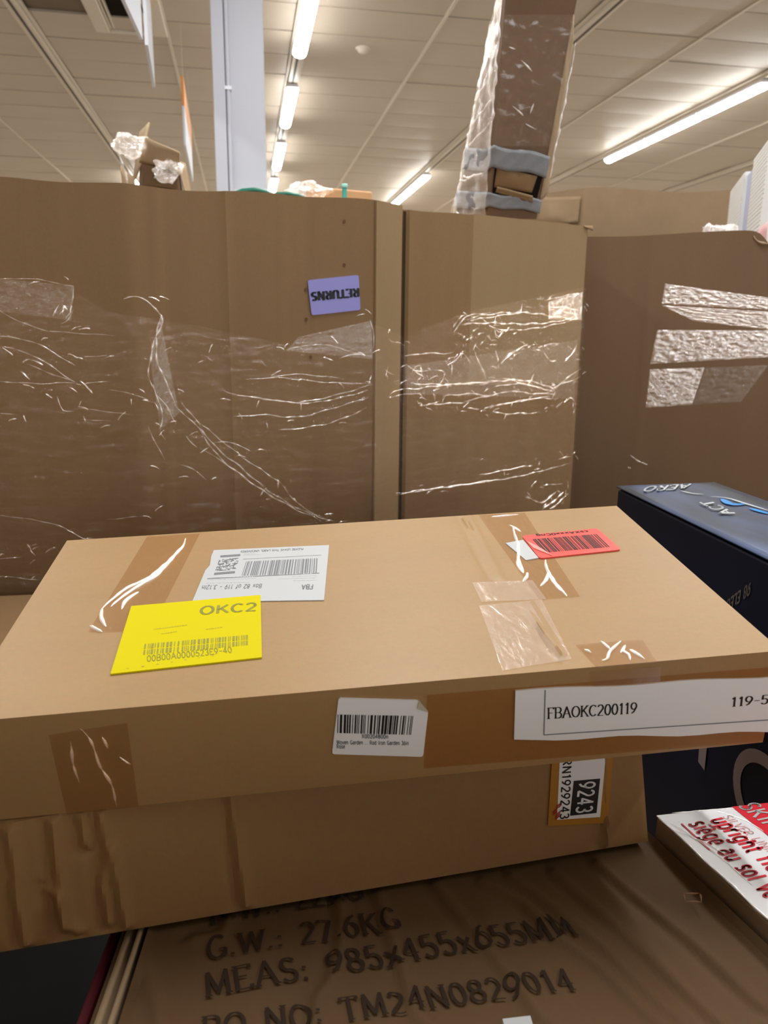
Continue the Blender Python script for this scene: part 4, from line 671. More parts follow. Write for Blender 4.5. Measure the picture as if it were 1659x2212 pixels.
def print_line(s, key):
    a, b, c = [Vector((p[0], p[1], ZC)) for p in D[key]]
    o = lettering(s, a, b, a+(c-a), up, 0, INK_BOX, big, .15, .06, True, name='printed_line', dense=.1)
    P_ = [Vector(v.co)+Vector(big['_at']) for v in o.data.vertices]; q = [inv_top(p) for p in P_]       # the print lies in the creases
    h = bigtop(np.array([x for x, _ in q]), np.array([y for _, y in q]))
    for v, d_ in zip(o.data.vertices, h): v.co.z += float(d_)+.0028
print_line('N.W.: 22KG', 'c_nw'); print_line('G.W.: 27.6KG', 'c_gw'); print_line('MEAS: 985x455x655MM', 'c_meas'); print_line('PO NO: TM24N0829014', 'c_po')
tp = [Vector((p[0], p[1], ZC)) for p in D['c_tear']]; m = MB()
for i in range(4): fold_line(m, [tp[i], tp[(i+1) % 4]], up, .0012, .004, .003, seed=i)
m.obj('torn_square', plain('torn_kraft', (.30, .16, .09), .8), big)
sl = sheet('white_sticker', [(.2009, .5165, ZC), (.2255, .5156, ZC), (.221, .478, ZC), (.197, .479, ZC)], up, .004, PAPER, big); sl['label'] = 'white sticker mostly below the picture edge'
# edge flap of that carton and two flattened boards standing in the gap
XL = lambda y, o: -.1085+.1155*(y-.6803)-o
def standing(name, o0, o1, z0, z1, th, mat, par, wob, seed):
    V, F = patch((XL(.42, o0), .42, z0), (XL(1.04, o0), 1.04, z0), (XL(1.04, o1), 1.04, z1), (XL(.42, o1), .42, z1), 60, 10, lambda U, V_: wob*(np.sin(U*21+seed)+.6*np.sin(U*47+seed*2))*np.clip(V_*6, 0, 1))
    o = mesh_obj(name, V[::-1] if False else V, F, mat, par, True); md = o.modifiers.new('s', 'SOLIDIFY'); md.thickness = th; md.offset = 0; return o
standing('edge_flap', .010, .0075, .86, .979, .004, K_PALE, big, .002, 0)
fb = thing('flattened_carton', 'pale flattened cardboard sheets standing in the gap left of the crumpled carton', 'carton', (-.14, .75, .46))
standing('cardboard_sheet', .022, .0205, .46, .972, .006, K_PALE, fb, .0012, 2)
standing('brown_sheet', .029, .0275, .46, .966, .004, K_BIG, fb, .001, 4)
mb_ = thing('maroon_carton', 'dark maroon carton edge at the lower left, beside the flattened sheets', 'carton', (-.19, .75, .46))
K = [Vector(p) for p in ((XL(.40, .060), .40, .46), (XL(.40, .040), .40, .46), (XL(.40, .036), .40, .955), (XL(.40, .046), .40, .955), (XL(1.0, .060), 1.0, .46), (XL(1.0, .040), 1.0, .46), (XL(1.0, .036), 1.0, .957), (XL(1.0, .046), 1.0, .957))]
hexa('carton_body', K, MAROON, mb_)
# ---------------------------------------------------------------- navy carton
ntl, ntr, nnl, nnr = [Vector((p[0], p[1], 1.25)) for p in D['n_top']]
nav = thing('navy_carton', 'tall dark navy printed carton with a shiny blue-grey top, right of the flat carton', 'carton', (.86, 1.1, .46))
ed = (nnl-ntl).normalized(); far_y, near = ntl, ntl+ed*.72; wdir = (ntr-ntl); nr_ = near+wdir
Kx = [near, nr_, nr_, near, ntl, ntr, ntr, ntl]; zs = [.46, .46, 1.243, 1.243]*2
hexa('carton_body', [Vector((p.x, p.y, z)) for p, z in zip(Kx, zs)], NAVY, nav, bev=.004)
nside = Vector((ed.y, -ed.x, 0)); nside = nside if nside.x < 0 else -nside
m_, nt, out = nt_new('navy_lid_print'); p_ = principled(nt, (.04, .05, .07), .35, .5); L_ = nt.links.new
n_ = nd(nt, 'ShaderNodeTexNoise', Scale=1.0, Detail=4.0); L_(mapped(nt, (14, 3, 3), (0, 0, .12)), n_.inputs['Vector'])
cr_ = nt.nodes.new('ShaderNodeValToRGB'); cr_.color_ramp.elements[0].position = .35; cr_.color_ramp.elements[0].color = (.032, .040, .052, 1); cr_.color_ramp.elements[1].position = .7; cr_.color_ramp.elements[1].color = (.07, .11, .23, 1)
L_(n_.outputs['Fac'], cr_.inputs[0]); L_(cr_.outputs[0], p_.inputs['Base Color']); L_(p_.outputs[0], out.inputs[0]); NAVYTOP = m_
# lid: slightly sprung open, thin board with a dark gap below it
lid = [ntl+nside*.004, ntl+wdir, nr_, near+nside*.004]
Vl, Fl = patch(*[Vector((p.x, p.y, 1.248)) for p in (lid[3], lid[2], lid[1], lid[0])], 12, 40, lambda U, V_: .0035*np.sin(V_*9)*np.exp(-U*9))
o = mesh_obj('lid', Vl, Fl, NAVYTOP, nav, True); md = o.modifiers.new('s', 'SOLIDIFY'); md.thickness = .0025; md.offset = 1
V3 = lambda p, z=1.2512: Vector((p[0], p[1], z))
a, b, c = [V3(p) for p in D['n_aero']]
SILV = plain('silver_print', (.62, .68, .72), .3, .5); CYAN = plain('blue_print', (.03, .30, .75), .3, .5)
lettering('AERO', a, b, a+(a-c)*-1.0, up, .0020, SILV, nav, .18, .13, name='lid_lettering')
a, b = [V3(p) for p in D['n_act']]; lettering('ACT', b, a, b+Vector((-.030, -.012, 0)), up, .0020, SILV, nav, .18, .13, name='lid_lettering')
sw = MB()
def ribbon(m, pts, wd, n, lift):
    Q = smooth_line(pts, .006); n = Vector(n); V = []; N_ = len(Q)
    for i, q in enumerate(Q):
        t = (Q[min(i+1, N_-1)]-Q[max(i-1, 0)]).normalized(); s = n.cross(t)*wd*.5*math.sin(math.pi*(i+.5)/N_)**.6; V += [q-s+n*lift, q+s+n*lift]
    m.add(V, [(2*i, 2*i+2, 2*i+3, 2*i+1) for i in range(N_-1)])
for s_, wd in zip(D['n_sw'][:2], (.006, .007)): ribbon(sw, [V3(p) for p in s_], wd, up, .0012)
sw.obj('swoosh_print', SILV, nav)
sw = MB(); ribbon(sw, [V3(p) for p in D['n_sw'][2]], .016, up, .001); ribbon(sw, [V3(p) for p in D['n_sw'][3]], .014, up, .001)
sw.obj('blue_swoosh_print', CYAN, nav)
GREYP = plain('grey_print', (.16, .14, .13), .5); ROSE = plain('rose_grey_print', (.30, .235, .225), .5)
a, b, c = [Vector(p) for p in D['n_98']]
lettering('98 ELECTRIC', a, a+(b-a)*1.3, a+Vector((0, 0, -.018)), nside, .0012, GREYP, nav, .2, name='side_lettering')
# big ring letter and the pointed leg of another on the side
cx_ = (Vector(D['n_ring'][4])+Vector((0, -.012, 0)))
ey = ed; ez = up; V, F = [], []; n_ = 40
for k in range(n_):
    a_ = 2*math.pi*k/n_
    for r_x, r_z in ((.060, .050), (.080, .070)): V.append(cx_+ey*(r_x*math.cos(a_))+ez*(r_z*math.sin(a_))+nside*.0015)
F = [(2*k, 2*k+1, 2*((k+1) % n_)+1, 2*((k+1) % n_)) for k in range(n_)]
mesh_obj('ring_letter', V, F, ROSE, nav)
q = [Vector(p) for p in D['n_leg']]; mesh_obj('letter_leg', [p+nside*.0015 for p in (q[0]+up*.05, q[1]+up*.05, q[2], q[3])], [(0, 1, 2, 3)], ROSE, nav)
# ---------------------------------------------------------------- white box with red lettering
we = [Vector((p[0], p[1], 1.0)) for p in D['w_edge']]
wdir2 = (we[2]-we[0]).normalized(); pr = Vector((-wdir2.y, wdir2.x, 0)); pr = pr if pr.x > 0 else -pr
wb = thing('white_box', 'shrink-wrapped white box with red lettering at the lower right', 'box', (.58, .6, .46))
c0 = we[0]+Vector((.006, 0, 0)); c3 = c0+wdir2*.36; bw = (we[3]-we[0]).normalized()*.205
K0 = [c3, c3+bw, c0+bw, c0]
def wk8(z0, z1): return [Vector((K0[0].x, K0[0].y, z0)), Vector((K0[1].x, K0[1].y, z0)), Vector((K0[1].x, K0[1].y, z1)), Vector((K0[0].x, K0[0].y, z1)), Vector((K0[3].x, K0[3].y, z0)), Vector((K0[2].x, K0[2].y, z0)), Vector((K0[2].x, K0[2].y, z1)), Vector((K0[3].x, K0[3].y, z1))]
hexa('box_body', wk8(.46, .9975), plain('box_side_board', (.33, .235, .15), .6, .25, vary=.1), wb)
hexa('printed_top', wk8(.998, 1.0), plain('white_gloss_print', (.86, .88, .93), .35, .5), wb, bev=.0005)
W3 = lambda p, z=1.0: Vector((p[0], p[1], z))
a, b, c = [W3(p) for p in D['w_siege']]; k_ = (b-a)/15.2
lettering('siège au sol vertical', a, a+(b-a)*1.40, a+pr*.024, up, .0008, INK_RED, wb, .2, .17)
a, b, c = [W3(p) for p in D['w_up']]; lettering('upright floor seat', a, a+(b-a)*1.75, a+pr*.024, up, .0008, INK_RED, wb, .2, .17)
a, b, c = [W3(p) for p in D['w_sil']]; lettering('SILVER LINING CLOUD', a, a+(b-a)*1.95, a+pr*.012, up, .0008, INK_PINK, wb, .1, .08)
a, b = [W3(p) for p in D['w_line']]; rule(a, b, .0022, up, .0008, INK_RED, wb, 'small_red_line')
rd = [W3(p) for p in D['w_red']]; dd = (rd[1]-rd[0]).normalized(); px_ = -dd.cross(up); px_ = px_ if px_.x > 0 else -px_
e0 = c0+bw*(((rd[0]-c0).dot(bw))/bw.length_squared)
mesh_obj('red_band', [p+up*.0006 for p in (e0, c0+bw*.985, c0+bw*.985+wdir2*.35, e0+wdir2*.35)], [(0, 1, 2, 3)], INK_RED, wb)
a, b = [W3(p) for p in D['w_skip']]; lettering('SKIP HOP', a, a+(b-a)*2.2, a+pr*.026, up, .0012, PAPER, wb, .15)
m = MB(); r_ = random.Random(5)
for (s0, t0, s1, t1) in ((.004, .01, .02, .13), (.0, .03, .03, .09), (.075, .005, .10, .05), (.02, .0, .10, .004)):
    fold_line(m, [c0+bw.normalized()*s0+wdir2*t0, c0+bw.normalized()*(s0+s1)/2+wdir2*(t0+t1)/2+bw.normalized()*.006, c0+bw.normalized()*s1+wdir2*t1], up, .0011, .004, .0006, seed=int(s0*999), rag=.4)
for t0 in (.0,): fold_line(m, [c0+wdir2*.0, c0+wdir2*.1, c0+wdir2*.2, c0+wdir2*.35], Vector((-.7, -.2, .7)), .0016, .006, .0, seed=77)
m.obj('shrink_wrap_folds', PLEAT_W, wb, True)
# ---------------------------------------------------------------- low carton at left under the pallet box
lc = thing('dented_carton', 'dented brown carton low at the left edge, in front of the pallet box', 'carton', (-.8, 1.5, .016))
K = [Vector(p) for p in ((-1.15, 1.15, .016), (-.40, 1.15, .016), (-.40, 1.15, .955), (-1.15, 1.15, .955), (-1.15, 1.83, .016), (-.43, 1.825, .016), (-.43, 1.825, .955), (-1.15, 1.83, .955))]
dents = [([(.40, .30), (.62, .36)], .012, -.006), ([(.50, .42), (.7, .47)], .008, -.004), ([(.3, .2), (.66, .24)], .02, -.008)]
hexa('carton_body', K, K_GAY, lc, {'top': ridges(dents)}, {k: ((70, 70) if k in ('top', 'bottom') else (70, 8)) for k in ('top', 'bottom', 'left', 'right', 'front', 'back')})
# black block added to keep the lower-left gap dark
bt = thing('gap_filler', 'added black tote sunk in the dark gap at the lower left', 'filler', (-.6, .75, .016))
hexa('filler_body', [Vector(p) for p in ((-1.14, .36, .016), (-.24, .36, .016), (-.205, .36, .60), (-1.16, .36, .60), (-1.14, 1.12, .016), (-.24, 1.12, .016), (-.205, 1.12, .60), (-1.16, 1.12, .60))], GAPBLACK, bt, bev=.01)
bevel(MB().box(-1.168, -.198, .352, 1.128, .60, .63).obj('lid', GAPBLACK, bt), .008)
# ---------------------------------------------------------------- big pallet boxes
def wall_boxes(parent, name, foot, zt, mat, folds=(), th=.008, wave=None, bow=0):
    """one continuous board wall round an open box, grid faced, closed along foot (list of xy)"""
    V, F = [], []; n = len(foot); nz = 40
    cols = []
    for i in range(n):
        a, b = Vector(foot[i]), Vector(foot[(i+1) % n]); L_ = (b-a).length; k = max(2, int(L_/.012)) if i < folds_n(folds) else 2
        nr = Vector((b-a).orthogonal()).normalized(); nr = Vector(((b-a).y, -(b-a).x)).normalized()
        for s in range(k): cols.append((a+(b-a)*s/k, nr, i, s/k*L_))
    for (p, nr, i, s) in cols:
        d = 0
        for (fi, fs, w_, h) in folds:
            if fi == i: d += h*math.exp(-((s-fs)/w_)**2)
        for j in range(nz+1):
            z = zt*j/nz; zz = z+(wave(p.x) if (wave and j == nz) else 0)
            q = p+nr*(d+bow*math.sin(3.1*p.x+z*2.3)*.5*(j < nz)); V.append((q.x, q.y, zz))
    m = len(cols)
    for c in range(m):
        for j in range(nz): a = c*(nz+1)+j; b = ((c+1) % m)*(nz+1)+j; F.append((a, b, b+1, a+1))
    o = mesh_obj(name, V, F, mat, parent, True); bpy_set_sharp(o.data, 30)
    md = o.modifiers.new('s', 'SOLIDIFY'); md.thickness = th; md.offset = -1
    return o
def folds_n(f): return 99
G = [Vector(p) for p in D['foot']]
foot = G+[Vector(p) for p in ((1.0, 2.86), (.72, 3.06), (-.75, 3.02), (-1.08, 2.75), (-1.1, 2.15))]
ZT = 1.87
gl = thing('pallet_box', 'large open cardboard pallet box with lavender RETURNS label and wrinkled stretch film', 'pallet box', (0, 2.4, 0))
seg = lambda i: (G[i+1]-G[i]).length
folds = [(1, .13, .004, -.004), (2, .06, .005, .003), (2, .215, .005, .0035), (3, .03, .006, -.004), (2, .345, .004, .003), (5, .012, .005, -.012), (6, .0, .006, .003), (1, .02, .003, -.003)]
wv = lambda x: .004*math.sin(x*9)+.0025*math.sin(x*23+1)
wall_boxes(gl, 'board_wall', foot, ZT, K_GAY, folds, wave=wv)
def wallpt(i, s, z, off):  # point on front segment i at length s
    d = (G[i+1]-G[i]).normalized(); nr = Vector((d.y, -d.x)); p = G[i]+d*s+nr*off; return Vector((p.x, p.y, z))
# glued overlap strip on the corner panel, and a paler half of the right panel
V, F = patch(wallpt(4, -.002, .02, .007), wallpt(4, seg(4)-.006, .02, .007), wallpt(4, seg(4)-.006, ZT+.002, .007), wallpt(4, -.002, ZT+.002, .007), 4, 60)
o = mesh_obj('glue_flap', V, F, K_GAY2, gl); md = o.modifiers.new('s', 'SOLIDIFY'); md.thickness = .006; md.offset = -1; o['label'] = 'paler glued flap beside the dark seam'
V, F = patch(wallpt(6, .0, 1.42, .002), wallpt(6, seg(6)-.004, 1.42, .002), wallpt(6, seg(6)-.004, ZT+.001, .002), wallpt(6, .0, ZT+.001, .002), 30, 20)
mesh_obj('upper_right_panel', V, F, K_GAY2, gl)
MB().add(*patch(wallpt(5, .004, .05, .0015), wallpt(5, .012, .05, .0015), wallpt(5, .012, ZT-.01, .0015), wallpt(5, .004, ZT-.01, .0015), 1, 1)).obj('seam_gap', SEAM, gl)
# torn top lip at the right corner
V, F = patch(wallpt(6, .40, ZT-.002, .008), wallpt(6, seg(6)+.012, ZT-.010, .010), wallpt(6, seg(6)+.015, ZT+.004, .004), wallpt(6, .40, ZT+.002, .002), 16, 3, lambda U, V_: .003*np.sin(U*60))
o = mesh_obj('torn_lip', V, F, K_GAY2, gl, True); md = o.modifiers.new('s', 'SOLIDIFY'); md.thickness = .003
inn = [(p[0]*.985+.0, 2.45+(p[1]-2.45)*.975) for p in foot]
mesh_obj('inner_sheet', [(x, y, 1.70) for x, y in inn]+[(x, y, 1.715) for x, y in inn], [tuple(range(len(inn)-1, -1, -1)), tuple(range(len(inn), 2*len(inn)))], K_GAY, gl)
# small stamped holes
PM = plain('punched_mark_brown', (.13, .07, .035), .9)
for (i, s, z) in ((3, .02, 1.66), (3, .02, 1.59), (3, .115, 1.72), (3, .115, 1.63), (3, .03, 1.50), (3, .115, 1.82)): 
    c_ = wallpt(i, s, z, .0012); d_ = (G[i+1]-G[i]).normalized(); dx = Vector((d_.x, d_.y, 0))
    MB().add([c_+dx*.004*math.cos(a)+Vector((0, 0, .005*math.sin(a))) for a in np.linspace(0, 2*math.pi, 9)[:-1]], [tuple(range(8))]).obj('punched_mark', PM, gl)
# stretch film following the wall, a few millimetres off it
def film_edge(x):   # upper rim of the film along x
    pts = [(-.95, 1.66), (-.50, 1.655), (-.36, 1.64), (-.30, 1.60), (-.1, 1.57), (.1, 1.53), (.25, 1.56), (.324, 1.58), (.403, 1.55), (.6, 1.62), (.8, 1.66), (1.001, 1.70)]
    for (xa, a), (xb, b) in zip(pts[:-1], pts[1:]):
        if xa <= x <= xb: return a+(b-a)*(x-xa)/(xb-xa)
    return pts[-1][1]
V, F = [], []; cols = []
for i in range(len(G)-1):
    k = max(3, int(seg(i)/.012)); d_ = (G[i+1]-G[i]).normalized(); nr = Vector((d_.y, -d_.x))
    for s in range(k+(i == len(G)-2)): cols.append((G[i]+d_*seg(i)*s/k, nr))
NZ = 60
for ci, (p, nr) in enumerate(cols):
    ze = film_edge(p.x)
    for j in range(NZ+1):
        z = .96+(ze-.96)*j/NZ
        q = Vector((p.x*3.0, z*26+p.x*2.5*math.sin(z*3), 0)); h = mnoise.noise(q)*.5+abs(mnoise.noise(q*2.1+Vector((5, 0, 0))))*.5
        off = .009+.0055*h
        V.append((p.x+nr.x*off, p.y+nr.y*off, z))
m_ = len(cols)
for c in range(m_-1):
    for j in range(NZ): a = c*(NZ+1)+j; F.append((a, a+NZ+1, a+NZ+2, a+1))
mesh_obj('stretch_film', V, F, FILM, gl, True)
wk = MB(); wkl = MB()
def wall_normal(p):
    best = None
    for i in range(len(G)-1):
        d_ = G[i+1]-G[i]; t = max(0, min(1, (Vector((p[0], p[1]))-G[i]).dot(d_)/d_.length_squared)); q = G[i]+d_*t; e = (Vector((p[0], p[1]))-q).length
        if best is None or e < best[0]: n_ = Vector((d_.y, -d_.x, 0)).normalized(); best = (e, n_)
    return best[1]
fr_ = random.Random(33)
for i, (w_, pts) in enumerate(D['g_wrk']):
    n_ = wall_normal(pts[len(pts)//2]); right = pts[0][0] > .36
    fold_line(wk if right else wkl, [Vector(p) for p in pts], n_, w_*(.00095 if right else .00085), .006, .0125, seed=i, rag=1.2)
    ex = Vector((-n_.y, n_.x, 0))
    for k in range(3 if right else 2):       # short glints round each pleat
        q = Vector(pts[fr_.randrange(len(pts))])+ex*fr_.uniform(-.03, .03)+Vector((0, 0, fr_.uniform(-.018, .018)))
        if not .97 < q.z < 1.7: continue
        dr = (ex*fr_.uniform(-1, 1)+Vector((0, 0, fr_.uniform(-.6, .6)))).normalized()*fr_.uniform(.006, .014)
        fold_line(wk, [q-dr, q+dr*.3+Vector((0, 0, .002)), q+dr], n_, fr_.uniform(.0009, .0018), .004, .0125, seed=i*7+k)
for m_, mat_, nm in ((wk, PLEAT, 'film_wrinkles'), (wkl, PLEAT_L, 'soft_film_wrinkles')):
    o = m_.obj(nm, mat_, gl, True); o['kind'] = 'stuff'
# tight sheet of film at the right corner
P = [Vector(p) for p in D['g_label']]
n_ = wall_normal(D['g_label'][0])
rl2 = sheet('returns_label', P, n_, .0030, LAV, gl, rnd=.006); rl2['label'] = 'lavender sticker reading RETURNS upside down'
a, b, c = [Vector(p) for p in D['g_lab_txt']]
a2 = quad_at(P, (.985, .38)); b2 = quad_at(P, (.045, .36)); lettering('RETURNS', a2, b2, quad_at(P, (.985, .605)), n_, .0036, INK, rl2, .36, .10, True, track=.16)
# right pallet box
ra, rb = Vector((1.03, 2.53)), Vector((1.65, 2.15)); rd_ = (rb-ra).normalized(); rback = Vector((-rd_.y, rd_.x)); rback = rback if rback.y > 0 else -rback
rb = ra+rd_*1.15; rfoot = [ra, rb, rb+rback*1.2, ra+rback*1.2]
rg = thing('pallet_box', 'large shaded brown pallet box at right with torn strips of shiny film', 'pallet box', (1.7, 2.9, 0))
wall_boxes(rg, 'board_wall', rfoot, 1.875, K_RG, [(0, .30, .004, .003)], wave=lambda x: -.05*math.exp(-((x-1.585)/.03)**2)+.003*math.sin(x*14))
rn = Vector((rd_.y, -rd_.x, 0)); 
mesh_obj('inner_sheet', [Vector((p.x, p.y, 1.62))+Vector(((1.7-p.x)*.02, (2.9-p.y)*.02, 0)) for p in rfoot], [(0, 1, 2, 3)], K_RG, rg)
def crinkle(name, P, seed, amp, sc, off, nu=90, nv=50, rn=rn, mat=CRINKLE, par=rg):
    P = [Vector(p) for p in P]; r = random.Random(seed)
    def dsp(U, V_):
        out = np.zeros_like(U)
        for idx in np.ndindex(U.shape):
            q = Vector((U[idx]*sc*.6+seed, V_[idx]*sc*1.5, seed)); out[idx] = (mnoise.noise(q)+.5*mnoise.noise(q*2.3)+.25*mnoise.noise(q*4.9))*amp
        return out+amp*.3
    V, F = patch(P[3]+rn*off, P[2]+rn*off, P[1]+rn*off, P[0]+rn*off, nu, nv, dsp)
    return mesh_obj(name, V, F, mat, par, True)
for k, P in enumerate(D['rg_pc']):
    o = crinkle('film_patch', P, 3+2*k, .0024, 60, .006, 120, 40, rn, CRINKLE if k != 4 else CRINKLE_G)
    o['label'] = ('top torn strip of shiny film', 'second torn strip of shiny film', 'third torn strip of shiny film', 'bright lower piece of shiny film', 'dull lower piece of film')[k]
for k, P in enumerate(D['g_patch']):
    n_ = wall_normal(P[0]); crinkle('crinkled_film', P, 20+k, .0026, 50, .014, 70, 40, n_, CRINKLE_G if k != 2 else CRINKLE, gl)
wk = MB(); q = [Vector(p) for p in D['rg_wrk']]; fold_line(wk, q[:2], rn, .0025, .005, .003, 1); fold_line(wk, q[2:], rn, .002, .004, .003, 2)
wk.obj('film_wrinkles', PLEAT, rg, True)
V, F = [], []
m = MB(); fold_line(m, [Vector((1.53, 2.222, 1.86)), Vector((1.56, 2.20, 1.835)), Vector((1.60, 2.175, 1.835)), Vector((1.64, 2.15, 1.85))], rn, .006, .006, 0, 3)
m.obj('torn_lip', K_PALE, rg, True)
# pallet box farther back
bk = thing('pallet_box', 'tan cardboard pallet box farther back, rising behind the shaded one at right', 'pallet box', (2.2, 4.3, 0))
wall_boxes(bk, 'board_wall', [Vector(p) for p in ((1.46, 4.02), (1.69, 3.83), (2.45, 3.70), (2.95, 3.64), (3.2, 4.5), (2.1, 4.9), (1.5, 4.6))], 2.275, K_BACK, [(2, .1, .006, .004)], wave=lambda x: .008*math.sin(x*8))
V, F = patch((1.50, 3.97, 2.10), (1.66, 3.83, 2.12), (1.67, 3.835, 2.24), (1.48, 4.0, 2.255), 8, 8, lambda U, V_: .02*np.sin(U*20)*np.cos(V_*11))
o = mesh_obj('torn_flap', V, F, K_BACK, bk, True); md = o.modifiers.new('s', 'SOLIDIFY'); md.thickness = .004
# ---------------------------------------------------------------- taped tower carton leaning out of the big box
tw = {k: Vector(v) for k, v in D['tw'].items()}
t_ = thing('taped_carton', 'tall leaning carton bound with two grey duct tape bands and plastic film', 'carton', (.85, 2.45, 1.715))
btl, bbl = tw['btl'], tw['bbl']; btr, bbr = btl+(tw['ftr']-tw['ftl']), bbl+(tw['fbr']-tw['fbl'])
def down(a, b): # continue an edge down to the inner sheet
    f = (1.718-a.z)/(b.z-a.z); return a+(b-a)*f
kb = [down(tw['ftl'], tw['fbl']), down(tw['ftr'], tw['fbr']), down(btr, bbr), down(btl, bbl)]
K = [kb[0], kb[1], tw['ftr'], tw['ftl'], kb[3], kb[2], btr, btl]
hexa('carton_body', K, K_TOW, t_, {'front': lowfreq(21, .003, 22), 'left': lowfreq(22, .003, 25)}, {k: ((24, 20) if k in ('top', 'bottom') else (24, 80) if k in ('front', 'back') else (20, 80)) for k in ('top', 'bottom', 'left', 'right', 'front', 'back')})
def onf(s, t, off=0.0):   # front face: s across, t down the visible part (0 top .. 1 at the rim)
    a = tw['ftl'].lerp(tw['fbl'], t); b = tw['ftr'].lerp(tw['fbr'], t); n = (tw['ftr']-tw['ftl']).cross(tw['ftl']-tw['fbl']).normalized(); n = n if n.y < 0 else -n
    return a.lerp(b, s)+n*off
def onl(s, t, off=0.0):   # left face: s from the back edge to the front edge
    a = btl.lerp(bbl, t); b = tw['ftl'].lerp(tw['fbl'], t); n = (b-a).cross(tw['ftl']-tw['fbl']).normalized(); n = n if n.x < 0 else -n
    return a.lerp(b, s)+n*off
def band(t0, t1, t0l, t1l, slope, name='duct_tape_band'):
    V, F = [], []; n1, n2, nv = 8, 14, 6
    for j in range(nv+1):
        v = j/nv
        for i in range(n1): s = i/n1; V.append(onl(s-.02, t0l+(t1l-t0l)*v+.008*s, .008+.002*math.sin(i*2.1+j)))
        for i in range(n2+1): s = i/n2; V.append(onf(s*1.03-.0, t0+(t1-t0)*v+slope*s+.006*math.sin(s*7), .009+.002*math.sin(i*1.7+j*1.3)))
    w_ = n1+n2+1
    for j in range(nv):
        for i in range(w_-1): a = j*w_+i; F.append((a, a+1, a+w_+1, a+w_))
    o = mesh_obj(name, V, F, DUCT, t_, True); md = o.modifiers.new('s', 'SOLIDIFY'); md.thickness = .002; return o
band(.685, .775, .70, .79, .045)
band(.885, .945, .88, .955, .03)
# dark patch painted as a shaded opening between the bands, with folded board
m = MB(); m.add(*patch(onf(.04, .895, .003), onf(.93, .925, .003), onf(.97, .81, .003), onf(.05, .77, .003), 1, 1)); m.obj('opening_shade', DARK, t_)
V, F = patch(onf(.07, .865, .004), onf(.80, .885, .012), onf(.86, .815, .008), onf(.09, .778, .005), 10, 6, lambda U, V_: .004*np.sin(U*30)); o = mesh_obj('inner_flap', V, F, K_GAY, t_, True); md = o.modifiers.new('s', 'SOLIDIFY'); md.thickness = .004
V, F = patch(onf(.10, .888, .006), onf(.85, .93, .012), onf(.82, .90, .022), onf(.12, .862, .016), 8, 4); o = mesh_obj('inner_flap', V, F, K_GAY2, t_, True); md = o.modifiers.new('s', 'SOLIDIFY'); md.thickness = .006
# pale side flap on the right and the plastic over the left side
V, F = patch(onf(1.0, .93, .004), onf(1.16, .90, -.02), onf(1.10, .30, -.03), onf(1.0, .20, .002), 4, 30, lambda U, V_: .004*np.sin(V_*40)); o = mesh_obj('side_flap', V, F, K_PALE, t_, True); md = o.modifiers.new('s', 'SOLIDIFY'); md.thickness = .003
def film_over(f, s0, s1, t0, t1, nu, nv, amp, seed):
    V, F = [], []
    for j in range(nv+1):
        for i in range(nu+1):
            s, t = s0+(s1-s0)*i/nu, t0+(t1-t0)*j/nv; q = Vector((s*3+seed, t*9, seed)); V.append(f(s, t, .012+amp*(mnoise.noise(q)+.6*mnoise.noise(q*3))))
    for j in range(nv):
        for i in range(nu): a = j*(nu+1)+i; F.append((a, a+1, a+nu+2, a+nu+1))
    return V, F
mesh_obj('plastic_wrap', *film_over(onl, -.04, 1.02, .1, 1.0, 14, 90, .008, 3), film('tower_wrap', base=.10, scale=(50, 50, 40), bstr=.6, rough=.14, milk=.08), t_, True)
mesh_obj('plastic_wrap', *film_over(onf, 0, 1, .2, .69, 24, 60, .006, 8), film('tower_wrap_front', base=.02, scale=(26, 26, 26), bstr=.6, rough=.14, milk=.02), t_, True)
m = MB()
fold_line(m, [onl(-.05, t, .004) for t in (.1, .25, .4, .55, .7, .8, .9, 1.0)], (-1, -.3, 0), .006, .008, 0, 5)
fold_line(m, [onl(1.0, t, .012) for t in (.18, .3, .42, .5, .6, .68)], (-.6, -.8, 0), .005, .008, 0, 6)
fold_line(m, [onf(1.13, t, -.02) for t in (.3, .42, .55, .68, .8, .92)], (.5, -.8, 0), .004, .008, 0, 7)
for k_, (s0, t0, s1, t1) in enumerate(((.0, .62, 1.0, .50), (.05, .70, .95, .60), (.0, .52, .9, .40), (.1, .82, .9, .80), (.0, .84, .8, .80), (.1, .97, .6, 1.0))): fold_line(m, [onl(s0, t0, .014), onl((s0+s1)/2, (t0+t1)/2+.01, .02), onl(s1, t1, .014)], (-.7, -.7, 0), .0035, .008, 0, 30+k_)
for k_, (s0, t0, s1, t1) in enumerate(((.25, .53, .45, .57), (.5, .60, .7, .62), (.55, .56, .6, .52), (.3, .36, .5, .4), (.1, .31, .2, .32))): fold_line(m, [onf(s0, t0, .012), onf(s1, t1, .012)], (0, -1, 0), .0022, .008, 0, 50+k_)
m.obj('plastic_folds', PLEAT_W, t_, True)
